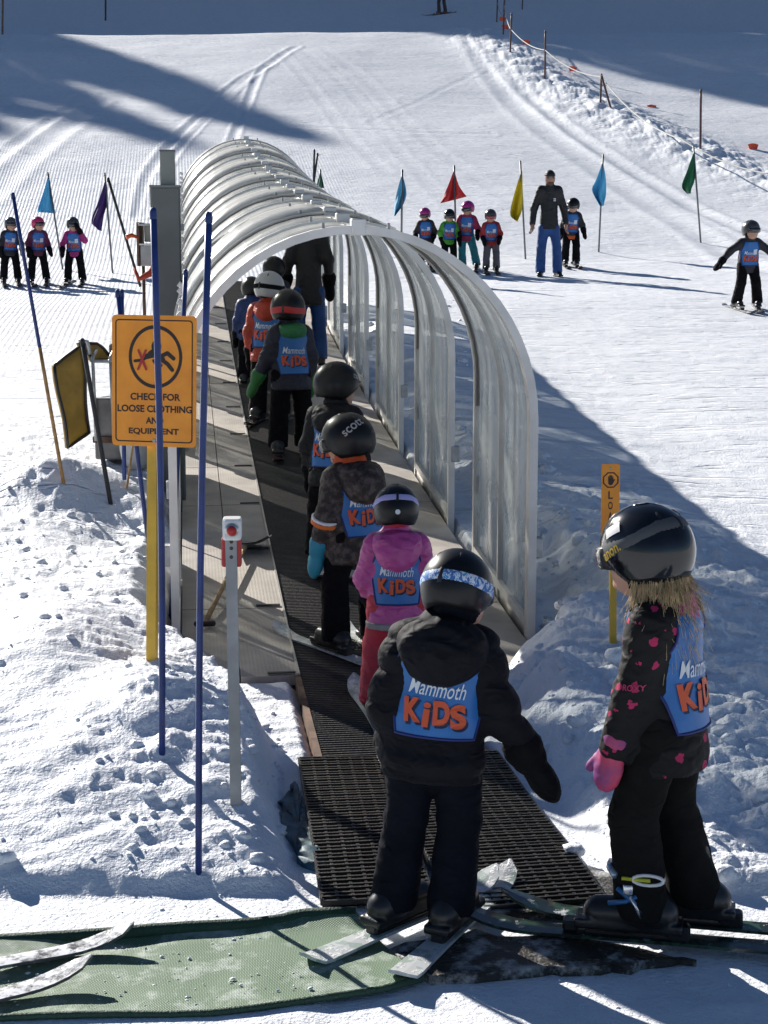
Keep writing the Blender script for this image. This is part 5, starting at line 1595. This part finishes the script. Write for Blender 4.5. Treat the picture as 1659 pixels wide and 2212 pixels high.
# ------------------------------------------------------------------ front boy
P, H = stand((912, 2030), 1190)
P[2] += .03; H -= .05
H = H * 1.0
p1 = person('child in black puffer jacket and blue bib seen from behind on the loading mat', P, R(4), H, res=.0085, lean=R(6), side=R(5), hipoff=(.03, 0), head=(R(22), R(24), R(-4)), headoff=(.022, .0, .0),
            feet=((-.075, .01, R(40)), (.075, -.02, R(22))), bend=.02, armL=((-.055, -.015, -.15), (-.035, .02, -.28)), armR=((.055, -.02, -.15), (.125, .02, -.275)),
            jacket=PUFFER, pants=NAVY, lid=dict(shell=HELM, strap=STRAP_BW, strap_back=82, pad=FABK), bib=dict(z=.080, prof=[(.255, .085), (.22, .108), (.17, .122), (.09, .112), (.05, .106), (.018, .10)]), hood=(PUFFER, .105, .088, .0, .016), quilt=.10, fold=.0036, bulk=1.10, mscale=1.3, hem=-.10,
            skis=[(.88, .095, SKI_WHITE, .47), (.88, .095, SKI_WHITE, .47)], hscale=.93)
p1['decal']('airs', .03, .012, R(172), R(96), 0, BIB_W) if False else None

# ------------------------------------------------------------------ girl in profile on the right
P2, H2 = stand((1425, 2030), 1104)
P2[2] += .03; H2 -= .04
BLUEG = mat('dark_grey_strap', (.075, .08, .085), .7)
g = person('girl in black jacket with pink splashes standing in profile with dark skis', P2, R(-60), H2, res=.0085, lean=R(2), head=(R(14), R(12), 0), headoff=(0, .03, .0),
           feet=((-.07, .02, R(-18)), (.07, -.06, R(-18))), bend=.035, armL=((-.030, .030, -.155), (-.035, .065, -.285)), armR=((.04, .02, -.15), (.05, .09, -.27)),
           jacket=SPLASH, pants=C_('charcoal_pants', (.009, .009, .0085), spec=.12, rough=.85), lid=dict(shell=HELM_G, strap=BLUEG, strap_back=58, pad=FABK), bib=dict(z=.068), fold=.0036, hem=-.115, bulk=.97, mscale=.86,
           mitt=mat('pink_purple_mitten', (.55, .06, .13), .6, col2=(.10, .045, .22), vscale=9), skis=[(1.25, .095, SKI_DARK, .56), (1.25, .095, SKI_DARK, .54)])
g['decal']('anon.', .080, .024, R(-76), R(84), R(24), mat('mustard_print', (.55, .36, .03), .5))
lab = np.array([(-.032, -.016), (.032, -.016), (.032, .016), (-.032, .016)])
def grid_patch(w, hh, n=5):
    V = np.array([(w * (i / (n - 1) - .5), hh * (j / (n - 1) - .5)) for j in range(n) for i in range(n)])
    return V, [(j * n + i, j * n + i + 1, j * n + n + i + 1, j * n + n + i) for j in range(n - 1) for i in range(n - 1)]
g['decal']('', 0, 0, R(-74), R(58), R(22), mat('white_sticker', (.66, .66, .66), .5), 'sticker', tf=grid_patch(.058, .034))
def bars():
    V, F = [], []
    for k in range(9):
        x = -.016 + .004 * k; b = len(V)
        V += [(x, -.004), (x + (.0016 if k % 3 else .0028), -.004), (x + (.0016 if k % 3 else .0028), .006), (x, .006)]; F.append((b, b + 1, b + 2, b + 3))
    return np.array(V), F
def side_print(info, txt, w, hh, pos_h, mt, parent_key='jacket', dirn=-1, nm='lettering', up=None):
    """print on the person's left (dirn=-1) side of the jacket"""
    Vt, F = text_flat(txt, w, hh, .02)
    h = info['h']; c = info['shL'] + np.array(pos_h) * h
    # seen from the left: text runs towards the back (-y)
    O = c + np.column_stack([np.full(len(Vt), -.25), -Vt[:, 0], Vt[:, 1]])
    D = np.array([1.0, 0, 0])[None].repeat(len(Vt), 0)
    Pp, _ = trace(info['jk'], O, D, 50, .5)
    MB().add(Pp - D * .009, F).build(nm, mt, info[parent_key])
side_print(g, 'ROXY', .062, .018, (-.02, .01, -.13), mat('pink_print', (.45, .03, .12), .6))

def hair_strands(info, n, mt, seed=3, spread=1.0):
    rr = random.Random(seed); C, Rh, h = info['C'], info['Rh'], info['h']
    mb = MB()
    for k in range(n):
        a = R(min(262, max(130, rr.gauss(200, 36))))
        rad = rr.uniform(.80, .98)
        p0 = C + Rh @ (np.array([.085 * math.sin(a) * rad, .10 * math.cos(a) * rad, -.05]) * h)
        out = Rh @ np.array([math.sin(a), math.cos(a) - .15, 0]); L = rr.uniform(.09, .23) * h
        pts = []
        wv, ph = rr.uniform(.004, .02), rr.uniform(0, 6); sw = np.array([rr.gauss(0, .02), rr.gauss(0, .02), 0]); L *= rr.choice((.45, .7, 1, 1, 1.15))
        for f in np.linspace(0, 1, 7):
            pts.append(p0 + out * (.035 * f + .03 * f * f * rr.uniform(.6, 1.4)) * h * spread + np.array([0, 0, -L * f]) + wv * f * np.array([math.sin(ph + 5 * f), math.cos(ph + 4 * f), 0]) + sw * f * f)
        r0 = rr.uniform(.0005, .0012)
        mb.tube(pts, [r0 * (1 - .8 * f) + .0004 for f in np.linspace(0, 1, 7)], 4)
    o = mb.build('hair', mt, info['root'], True); o['kind'] = 'stuff'
hair_strands(g, 420, mat('blonde_hair', (.50, .37, .20), .4, var=.35, vscale=30), spread=.5)
# pink neck warmer
cN = g['to']((0, .0, .28))
sdf_obj('neck_warmer', lambda P: cap(P, g['to']((0, -.008, .245)), g['to']((0, .012, .318)), .066 * g['h'], .060 * g['h']), cN - .17, cN + .17, .009, C_('pink_fleece', (.50, .05, .26)), g['root'], folds(.006, 18))
# bright buckles on the near boot
def buckles(info, leg=0):
    hp, kn, an, fd = info['legs'][leg]; h = info['h']; sd_ = np.array([fd[1], -fd[0], 0]); zo = info['zo']
    Mb = np.stack([sd_, fd, np.array([0, 0, 1.0])], 1)
    loc = lambda s_, f, z: np.array([an[0], an[1], zo]) + sd_ * s_ * h + fd * f * h + np.array([0, 0, z * h])
    mb = MB(); mb.tube([loc(-.052, .055, .115), loc(-.058, .02, .09), loc(-.056, -.01, .055)], .009, 6); mb.build('blue_strap', mat('boot_blue', (.02, .12, .30), .4), info['root'], True)
    mb = MB(); mb.tube([loc(-.05, .075, .075), loc(-.056, .035, .085), loc(-.058, .01, .10)], .008, 6); mb.build('blue_strap', mat('boot_blue', (.02, .12, .30), .4), info['root'], True)
    mb = MB(); mb.tube([loc(-.062, .025, .10), loc(-.064, .01, .075), loc(-.060, .0, .05)], .005, 6); mb.box(tuple(loc(-.060, .03, .115)), (.012, .03, .03), Mb, .003); mb.build('buckle', mat('buckle_silver', (.75, .75, .75), .25, .8), info['root'], True)
    mb = MB(); t = np.linspace(0, 2 * math.pi, 16)
    mb.tube([loc(-.062, -.015 + .035 * math.cos(a), .142 + .012 * math.sin(a)) for a in t], .0055, 6, cap=False); mb.build('buckle', WHITE, info['root'], True)
    mb = MB(); mb.tube([loc(-.060, .045, .142), loc(-.064, -.02, .142)], .006, 6); mb.build('yellow_strap', mat('boot_yellow', (.55, .55, .03), .4), info['root'], True)
    mb = MB(); mb.tube([loc(-.045, .06, .14), loc(-.02, .075, .15), loc(.02, .075, .15)], .012, 6); mb.build('power_strap', mat('strap_shine', (.35, .42, .5), .25, .5), info['root'], True)
buckles(g, 0)

# ------------------------------------------------------------------ children on the belt
P, H = stand((856, 1545), 1062, depth=7.3)
p3 = person('child in pink jacket with lavender goggle strap on the belt, back turned', P, R(-3), H, res=.009, lean=R(2), head=(R(0), R(12), 0), jacket=PINK, pants=REDP,
            armL=((-.05, .02, -.15), (-.02, .10, -.25)), armR=((.05, .02, -.15), (.02, .10, -.25)), lid=dict(shell=HELM, strap=LAV, strap_back=64, pad=FABK), bib=dict(z=.068), hood=(PINK, .092, .085, .02, .006), fold=.0036, hem=-.12, bulk=1.0,
            skis=[(.85, .09, SKI_WHITE), (.85, .09, SKI_WHITE)], feet=((-.10, 0, R(-8)), (.08, 0, R(-4))))
V, F = ring2((0, 0), .0005, .011, 16); p3['decal']('', 0, 0, R(180), R(98), 0, BIB_W, 'round_badge', tf=(V, F))
sdf_obj('jacket_hem', lambda P_: np.abs(fcap(P_, p3['to']((0, 0, -.085)), p3['to']((0, .004, .16)), .130 * p3['h'], .104 * p3['h'], p3['Ru'], .76)) - .006 + np.maximum(0, np.abs(((P_ - p3['hip']) @ p3['Ru'])[:, 2] + .112 * p3['h']) - .012), p3['to']((0, 0, -.112)) - .24, p3['to']((0, 0, -.112)) + .24, .008, C_('grey_hem', (.25, .24, .25)), p3['root'])

P, H = stand((768, 1400), 908, depth=8.5)
p4 = person('child in brown camouflage jacket with orange lining and turquoise mitten', P, R(-38), H, res=.010, lean=R(4), head=(R(-22), R(14), 0), headoff=(.0, .01, 0), jacket=CAMO, pants=FABK,
            armL=((-.05, .0, -.16), (-.05, .05, -.30)), lid=dict(shell=HELM, strap=None, pad=FABK), bib=dict(z=.068), hood=(CAMO, .10, .085, .03, .02), fold=.0036, hem=-.13, bulk=1.06, mitt=mat('turquoise_mitten', (.02, .24, .36), .6),
            skis=[(1.0, .09, SKI_WHITE), (1.0, .09, SKI_WHITE)], feet=((-.09, .02, R(2)), (.09, -.02, R(18))), hscale=1.06)
p4['decal']('scott', .135, .042, R(-134), R(64), R(26), mat('grey_print', (.45, .45, .43), .5), bold=.012)
zb_ = p4['shL'] + np.array([-.05, .03, -.165]) * p4['h']
cL = p4['to']((0, .01, .27))
sdf_obj('orange_collar', lambda P_: cap(P_, p4['to']((0, .0, .24)), p4['to']((0, .022, .308)), .074 * p4['h'], .066 * p4['h']), cL - .18, cL + .18, .010, C_('orange_lining', (.55, .08, .015)), p4['root'], folds(.006, 18))
OS = mat('orange_stripe', (.75, .16, .015), .5)
def arm_stripe(info, f0, f1, mt, nm, key=('shL', 'eL', 'wL')):
    a, b = info['eL'], info['wL']; h = info['h']; q0, q1 = a + (b - a) * f0, a + (b - a) * f1
    m_ = (q0 + q1) / 2; hl = np.linalg.norm(q1 - q0) / 2; dr = (b - a) / np.linalg.norm(b - a)
    sdf_obj(nm, lambda P_: np.maximum(cap(P_, a, b, .060 * h, .053 * h), np.abs((P_ - m_) @ dr) - hl), m_ - .12, m_ + .12, .008, mt, info['root'])
arm_stripe(p4, .12, .24, OS, 'orange_stripe'); arm_stripe(p4, .02, .11, BIB_W, 'white_stripe')

P, H = stand((722, 1190), 794, depth=10.3)
p5 = person('child in plain black jacket and black helmet looking right inside the tunnel mouth', P, R(18), H, res=.011, lean=R(4), head=(R(38), R(12), 0), headoff=(0, .015, 0), jacket=C_('black_shell', (.008, .0085, .011), spec=.25), pants=FABK,
            lid=dict(shell=HELM, strap=None, brim=True, goggles=False, pad=FABK), bib=dict(z=.068), hood=(C_('black_shell', (.008, .0085, .011), spec=.25), .085, .07, .02, .012), fold=.0036, hem=-.11, hscale=1.05,
            skis=[(1.0, .09, SKI_WHITE), (1.0, .09, SKI_WHITE)], feet=((-.09, 0, R(-22)), (.085, 0, R(-22))))
Vr, Fr = [], []
for (V, F) in stroke([(.020, .010), (-.020, .012), (-.024, -.010), (.018, -.012), (.020, .010)], .004) + stroke([(-.010, .006), (.004, .002), (-.004, -.004), (.012, -.006)], .004):
    b = len(Vr); Vr += list(V); Fr += [tuple(i + b for i in f) for f in F]
p5['decal']('', 0, 0, R(62), R(62), R(-6), mat('pale_print', (.5, .5, .5), .5), 'emblem', tf=(np.array(Vr), Fr))

P, H = stand((630, 962), 634, depth=13.9)
p6 = person('child in navy jacket with green hood and red goggle strap on the belt', P, R(-24), H, res=.013, lean=R(3), head=(R(35), R(10), 0), jacket=C_('navy_jacket', (.014, .015, .030)), pants=FABK,
            armL=((-.06, .01, -.15), (-.10, .06, -.27)), lid=dict(shell=HELM, strap=mat('red_strap', (.50, .03, .03), .5), strap_back=100, pad=FABK), bib=dict(z=.068), hood=(C_('green_lining', (.02, .16, .05)), .07, .04, -.01, .0), fold=.0036, hem=-.11,
            mitt=mat('green_mitten', (.03, .18, .04), .6), skis=[(.9, .10, SKI_BLACK), (.9, .10, SKI_BLACK)], feet=((-.09, 0, R(20)), (.085, 0, R(20))), hscale=1.08)
P, H = stand((582, 860), 598, depth=15.4)
person('child with white helmet and orange jacket further up the belt', P, R(12), H * 1.02, res=.015, lean=R(3), head=(R(20), R(8), 0), jacket=C_('orange_red_jacket', (.38, .035, .012)), pants=FABK,
       lid=dict(shell=mat('white_helmet', (.42, .43, .44), .3, coat=.6), strap=FABK, strap_back=88), bib=dict(z=.068), hood=(C_('orange_red_jacket', (.38, .035, .012)), .075, .06, .015, .01), hem=-.11, skis=[(.9, .09, SKI_BLACK), (.9, .09, SKI_BLACK)])
P, H = stand((545, 780), 600, depth=17.6)
person('child in dark blue jacket behind the white helmet on the belt', P, R(-5), 1.12, res=.018, head=(R(-10), R(5), 0), jacket=C_('royal_blue', (.012, .035, .14)), pants=FABK, lid=dict(shell=HELM, strap=None, goggles=False), bib=None)
P, H = stand((592, 760), 575, depth=18.4)
person('child in navy jacket between the white helmet and the adult in the tunnel', P, R(10), 1.25, res=.018, head=(R(10), R(5), 0), jacket=C_('navy_jacket', (.014, .015, .030)), pants=C_('royal_blue', (.012, .035, .14)), lid=dict(shell=HELM, strap=None, goggles=False), bib=None)
P, H = stand((668, 733), 520, depth=18.7)
person('adult in black jacket and blue trousers standing inside the tunnel', P, R(-10), 1.78, res=.016, adult=True, jacket=C_('black_coat', (.012, .011, .012)), pants=C_('instructor_blue', (.015, .07, .24)), cap_mat=C_('black_cap', (.015, .015, .016)), hem=-.10, bulk=1.05, feet=((-.07, 0, 0), (.07, 0, 0)), skin=SKIN)

# ------------------------------------------------------------------ far group
BLK2 = mat('dark_jacket', (.02, .02, .025), .7, var=.2)
PK = mat('pink_helmet', (.60, .035, .14), .25, coat=.5)
MAG = mat('magenta_helmet', (.42, .02, .20), .3, coat=.4)
GRYH = mat('grey_helmet', (.05, .05, .05), .3, coat=.5)
SILV = mat('silver_black_helmet', (.10, .10, .11), .25, .3, coat=.5)
def far(label, feet_px, top_px, face, depth=None, **kw):
    P, H = stand(feet_px, top_px)
    if depth is not None:
        b = at(feet_px[0], feet_px[1], depth); P = np.array([b[0], depth, gz(b[0], depth)]); H = at(feet_px[0], top_px, depth)[2] - P[2]
    kw.setdefault('group', None)
    sl = lslope(P, face)
    q = random.Random(zlib.crc32(label.encode()))
    kw.setdefault('armL', ((-.05 - q.random() * .03, q.uniform(-.02, .05), -.145), (-.03 - q.random() * .05, q.uniform(.02, .12), -.26 + q.random() * .05)))
    kw.setdefault('armR', ((.05 + q.random() * .03, q.uniform(-.02, .05), -.145), (.03 + q.random() * .05, q.uniform(.02, .12), -.26 + q.random() * .05)))
    kw.setdefault('lean', R(q.uniform(-1, 9))); kw.setdefault('side', R(q.uniform(-4, 4))); kw.setdefault('bend', q.uniform(.02, .05)); kw.setdefault('head', (R(q.uniform(-25, 25)), R(q.uniform(0, 18)), 0))
    return person(label, P, face, H, res=kw.pop('res', .019), slope=sl, **kw)
BK = [(1.0, .09, SKI_BLACK), (1.0, .09, SKI_BLACK)]
far('leftmost waiting child, silver and black helmet, dark jacket under a blue bib', (24, 613), 472, R(165), jacket=BLK2, pants=FABK, lid=dict(shell=SILV, strap=None), bib={}, skis=BK, feet=((-.11, 0, 0), (.11, 0, 0)), head=(R(-15), 0, 0))
far('waiting child with bright pink helmet and maroon jacket', (84, 613), 471, R(160), jacket=C_('maroon_jacket', (.11, .012, .05)), pants=FABK, lid=dict(shell=PK, strap=None), bib={}, skis=BK, feet=((-.12, 0, R(10)), (.12, 0, 0)), head=(R(-25), 0, 0))
far('waiting child with grey helmet and magenta jacket, hand raised to the face', (163, 615), 471, R(175), jacket=C_('magenta_jacket', (.36, .02, .17)), pants=FABK, lid=dict(shell=GRYH, strap=None), bib={}, skis=BK, armL=((-.08, .04, -.10), (-.01, .11, .045)), head=(R(-20), R(8), 0), feet=((-.11, 0, 0), (.11, 0, R(10))))
far('child with magenta helmet and dark checked jacket, half hidden by the tunnel roof', (920, 582), 452, R(178), jacket=mat('checked_jacket', (.06, .02, .025), .7, col2=(.025, .022, .025), vscale=22), pants=FABK, lid=dict(shell=MAG, strap=None), bib={}, skis=BK)
far('child with black helmet and bright green sleeves near the tunnel roof', (969, 584), 455, R(172), jacket=C_('green_jacket', (.06, .30, .02)), pants=FABK, lid=dict(shell=HELM_G, strap=None), bib={}, skis=BK, head=(R(10), R(10), 0))
far('child with magenta helmet, pink jacket and teal trousers', (1012, 583), 437, R(185), jacket=C_('raspberry_jacket', (.34, .02, .08)), pants=C_('teal_pants', (.01, .20, .24)), lid=dict(shell=MAG, strap=None), bib={}, skis=BK, feet=((-.12, 0, 0), (.09, 0, 0)), hipoff=(.04, 0))
far('child in red jacket and grey trousers left of the yellow flag', (1061, 588), 455, R(180), jacket=C_('red_jacket', (.34, .02, .02)), pants=C_('grey_pants', (.10, .09, .10)), lid=dict(shell=GRYH, strap=None, lens=mat('red_lens', (.35, .04, .05), .1, coat=1)), bib={}, skis=BK)
P, H = stand((1184, 597), 366)
ins = person('man in black sweater and bright blue trousers facing the camera', P, R(178), H, res=.014, adult=True, lean=R(0), jacket=C_('black_sweater', (.012, .012, .013)), pants=C_('instructor_blue', (.015, .07, .24)), skin=SKIN_D, hands=True,
             armL=((-.06, -.015, -.17), (-.075, .01, -.31)), armR=((.06, -.015, -.17), (.075, .01, -.31)), cap_mat=C_('black_cap', (.015, .015, .016)), hem=-.03, feet=((-.085, .02, R(-12)), (.075, -.01, R(12))), bend=.012, bulk=1.1)
# beard and the small chest print of the sweater
bc = ins['C'] + ins['Rh'] @ (np.array([0, .034, -.05]) * ins['h'])
sdf_obj('beard', lambda P_: ell(P_, bc, np.array([.035, .030, .026]) * ins['h'], ins['Rh']), bc - .12, bc + .12, .009, C_('brown_beard', (.10, .05, .03)), ins['root'])
Vt, F = text_flat('M', .022, .014, .03); Vt2, F2 = grid_patch(.024, .010)
Vt = np.vstack([Vt + [.045, .250], Vt2 + [.045, .234]]); 
O = ins['hip'] + (ins['Ru'] @ (np.column_stack([-Vt[:, 0], np.full(len(Vt), .3), Vt[:, 1]]) * ins['h']).T).T; D = np.array([0, -1.0, 0])[None].repeat(len(O), 0)
Pp, _ = trace(ins['torso'], O, D, 50, .6)
nF = len(Vt) - len(Vt2)
MB().add(Pp - D * .014, [f[::-1] for f in F] + [tuple(i + nF for i in f) for f in F2]).build('chest_print', BIB_W, ins['root'])
far('child in dark jacket with orange hem standing behind the man in black', (1232, 575), 430, R(178), jacket=BLK2, pants=FABK, lid=dict(shell=HELM, strap=None), bib={}, skis=BK, hem=-.12, band=C_('orange_band', (.60, .10, .015)))
far('skiing child in black with arms held out at the right edge', (1612, 668), 478, R(172), jacket=BLK2, pants=FABK, lid=dict(shell=GRYH, strap=None), bib={}, skis=[(1.0, .09, SKI_GREY), (1.0, .09, SKI_GREY)], armL=((-.14, .02, -.09), (-.24, .05, -.20)), armR=((.15, .02, -.10), (.25, .05, -.21)), lean=R(10), feet=((-.13, 0, R(14)), (.12, 0, R(-6))), bend=.05, res=.015)
P = hit(955, 30)
person('distant skier at the top edge, only dark legs in view', P, R(170), 1.72, res=.03, adult=True, jacket=BLK2, pants=mat('dark_brown_pants', (.04, .03, .03), .7), boots=mat('rust_boots', (.15, .05, .03), .5), cap_mat=C_('black_cap', (.015, .015, .016)), skis=[(1.65, .09, SKI_BLACK), (1.65, .09, SKI_BLACK)], feet=((-.09, 0, R(60)), (.08, .0, R(65))), slope=lslope(P, R(170)))

# ------------------------------------------------------------------ skis of someone outside the frame, bottom left
for (tip, tail, lb) in (((290, 2055), (0, 2108), 'upper snow covered grey ski reaching in from the left edge'), ((200, 2128), (0, 2175), 'lower snow covered grey ski reaching in from the left edge')):
    a, b = hit(*tip), hit(*tail)
    d = b - a; yaw = math.atan2(-d[0], -d[1])
    t = thing('ski', lb, 'ski', (a[0], a[1], .030), 0, 'pair of skis at the left edge')
    V, F = ski_mesh(1.1, .078, .05)
    M = rotz(-yaw); V = (V - [0, 1.1, 0]) @ M.T
    MB().add(V, F).build('plank', SKI_GREY, t)
    c = M @ np.array([0, -.60, .045]); MB().box(tuple(c), (.07, .10, .05), M, .012).build('binding', BOOT, t)

# ------------------------------------------------------------------ loose snow chunks on the banks
def lump_shapes(k=6):
    out = []
    for q in range(k):
        V = []; nth, nph = 6, 9
        for i in range(1, nth):
            for j in range(nph):
                th, ph = math.pi * i / nth, 2 * math.pi * j / nph
                V.append((math.sin(th) * math.cos(ph), math.sin(th) * math.sin(ph), math.cos(th)))
        V += [(0, 0, 1), (0, 0, -1)]; V = np.array(V)
        d = 1 + .55 * pn3(V * 1.3 + q * 7.7) + .30 * pn3(V * 3.1 + q * 3.3)
        V = V * d[:, None] * [1, 1.1, .75]
        F = [(i * nph + j, (i + 1) * nph + j, (i + 1) * nph + (j + 1) % nph, i * nph + (j + 1) % nph) for i in range(nth - 2) for j in range(nph)]
        t, b = len(V) - 2, len(V) - 1
        F += [(t, j, (j + 1) % nph) for j in range(nph)] + [(b, (nth - 2) * nph + (j + 1) % nph, (nth - 2) * nph + j) for j in range(nph)]
        out.append((V, F))
    return out
LUMPS = lump_shapes()
def chunk_field(name, label, boxes, seed):
    rr = random.Random(seed); mb = MB()
    for (x0, x1, y0, y1, n, rmin, rmax) in boxes:
        X = np.array([rr.uniform(x0, x1) for _ in range(n)]); Y = np.array([rr.uniform(y0, y1) for _ in range(n)])
        rel = np.stack([X - AX[0], Y - AX[1]], -1); s_ = rel @ TD; u_ = rel @ TN
        keep = ~((np.abs(u_) < 1.03) & (s_ > -.75)) & ~((np.abs(u_) < .50) & (s_ > -3.8) & (s_ < 0)) 
        Z = ground(X, Y)
        for x, y, z, k in zip(X, Y, Z, keep):
            if not k: continue
            r = rmin + (rmax - rmin) * rr.random() ** 6
            V, F = rr.choice(LUMPS)
            a = rr.uniform(0, 6.28)
            mb.add(V @ rotz(a).T * r + [x, y, z + r * .1], F)
    o = mb.build(name, SNOW, None, True); tag(o, label, kind='stuff')
chunk_field('loose_snow', 'crumbled lumps of snow scattered over the banks beside the lift',
            [(-2.3, -.35, 5.6, 9.2, 260, .003, .026), (-3.0, -1.3, 9.0, 12.5, 150, .006, .05), (.45, 1.6, 5.3, 8.9, 500, .004, .05), (.7, 1.35, 8.2, 13.5, 220, .01, .06), (-.9, -.2, 5.3, 7.4, 260, .004, .03), (-.6, 1.0, 13, 24, 160, .01, .06), (-1.5, 1.3, 4.4, 5.6, 160, .003, .012)], 3)
def snow_block(label, px, r, k):
    p = hit(*px); V, F = LUMPS[k]
    o = MB().add(V * r, F).build('snow_chunk', SNOW, None, True, loc=(p[0], p[1], max(p[2], .02) + r * .45))
    tag(o, label, 'snow chunk', 'separate lumps of snow')
snow_block('fist sized white snow lump on the worn mat left of the girl', (1240, 1870), .040, 1)
snow_block('smooth round snow lump at the left edge above the green carpet', (8, 1420 + 440), .04, 2)

# ------------------------------------------------------------------ pines on the hill above the frame, they throw the long shadows
BARK = mat('pine_bark', (.07, .045, .03), .9, var=.3)
NEEDLE = mat('pine_needles', (.025, .05, .025), .7, var=.4, vscale=3)
def pine_meshes(seed):
    rr = random.Random(seed); H = 20.0
    tk = MB(); tk.tube([(0, 0, -1), (.1, 0, H * .4), (0, .1, H * .97)], [.35, .22, .03], 8)
    cr = MB()
    for k in range(900):
        f = rr.random() ** .85; z = H * (.14 + .86 * f)
        R0 = 3.4 * (1 - f) ** .6 * (1 + .25 * math.sin(7 * f * 6.28)) + .15
        a = rr.uniform(0, 6.28); r = R0 * (rr.random() ** .45)
        c = np.array([r * math.cos(a), r * math.sin(a), z - .25 * r])
        L = rr.uniform(.6, 1.3) * (1.1 - .5 * f)
        d1 = np.array([math.cos(a), math.sin(a), -.35]) * L; d2 = np.array([-math.sin(a), math.cos(a), rr.uniform(-.3, .3)]) * L * .5
        cr.add([c - d1 * .4, c + d2 * 1.3, c + d1, c - d2 * 1.3], [(0, 1, 2, 3)])
        cr.add([c - d1 * .3 + [0, 0, .15 * L], c + [0, 0, -.3 * L], c + d1 * .9, c + [0, 0, .3 * L]], [(0, 1, 2, 3)])
    return tk.mesh('trunk', BARK, True), cr.mesh('crown', NEEDLE)
PINES = [pine_meshes(s_) for s_ in (1, 2, 3)]
def pine(x, y, H, k):
    t = thing('pine_tree', 'tall pine on the hill above the shaded slope, outside the photo', 'tree', (x, y, gz(x, y)), k * 1.3, 'pines above the slope')
    s_ = H / 20
    for me, nm in zip(PINES[k % 3], ('trunk', 'crown')):
        o = link(nm, me, t); o.scale = (s_ * .95, s_ * .95, s_)
rr = random.Random(11)
def tree_height(x, y):
    """tall enough that its shadow ends where the photo's shade ends"""
    q = .815 * x + .58 * y
    tip = np.interp(q, [5, 17, 22, 25, 26.5, 37.6, 38.6, 41, 55, 90], [46, 44, 42, 45, 63.8, 63.8, 46, 37, 33, 36])
    t = (y - tip) / .815
    return .488 * t - (float(prof(np.array([y]))[0]) - float(prof(np.array([tip]))[0]))
k = 0
for (y0, x0, x1, st) in ((94, -34, 30, 3.0), (99, -46, 34, 3.0), (106, -62, 30, 3.6), (114, -60, 26, 4.5)):
    x = x0
    while x < x1:
        xx, yy = x + rr.uniform(-.8, .8), y0 + rr.uniform(-1.5, 2.5)
        q = .815 * xx + .58 * yy
        if not (q < 25 and rr.random() < .58) and not (q > 40 and rr.random() < (.5 if y0 > 100 else .38)):
            pine(xx, yy, max(5, tree_height(xx, yy) * rr.uniform(.86, 1.03)), k); k += 1
        x += st * rr.uniform(.8, 1.25)
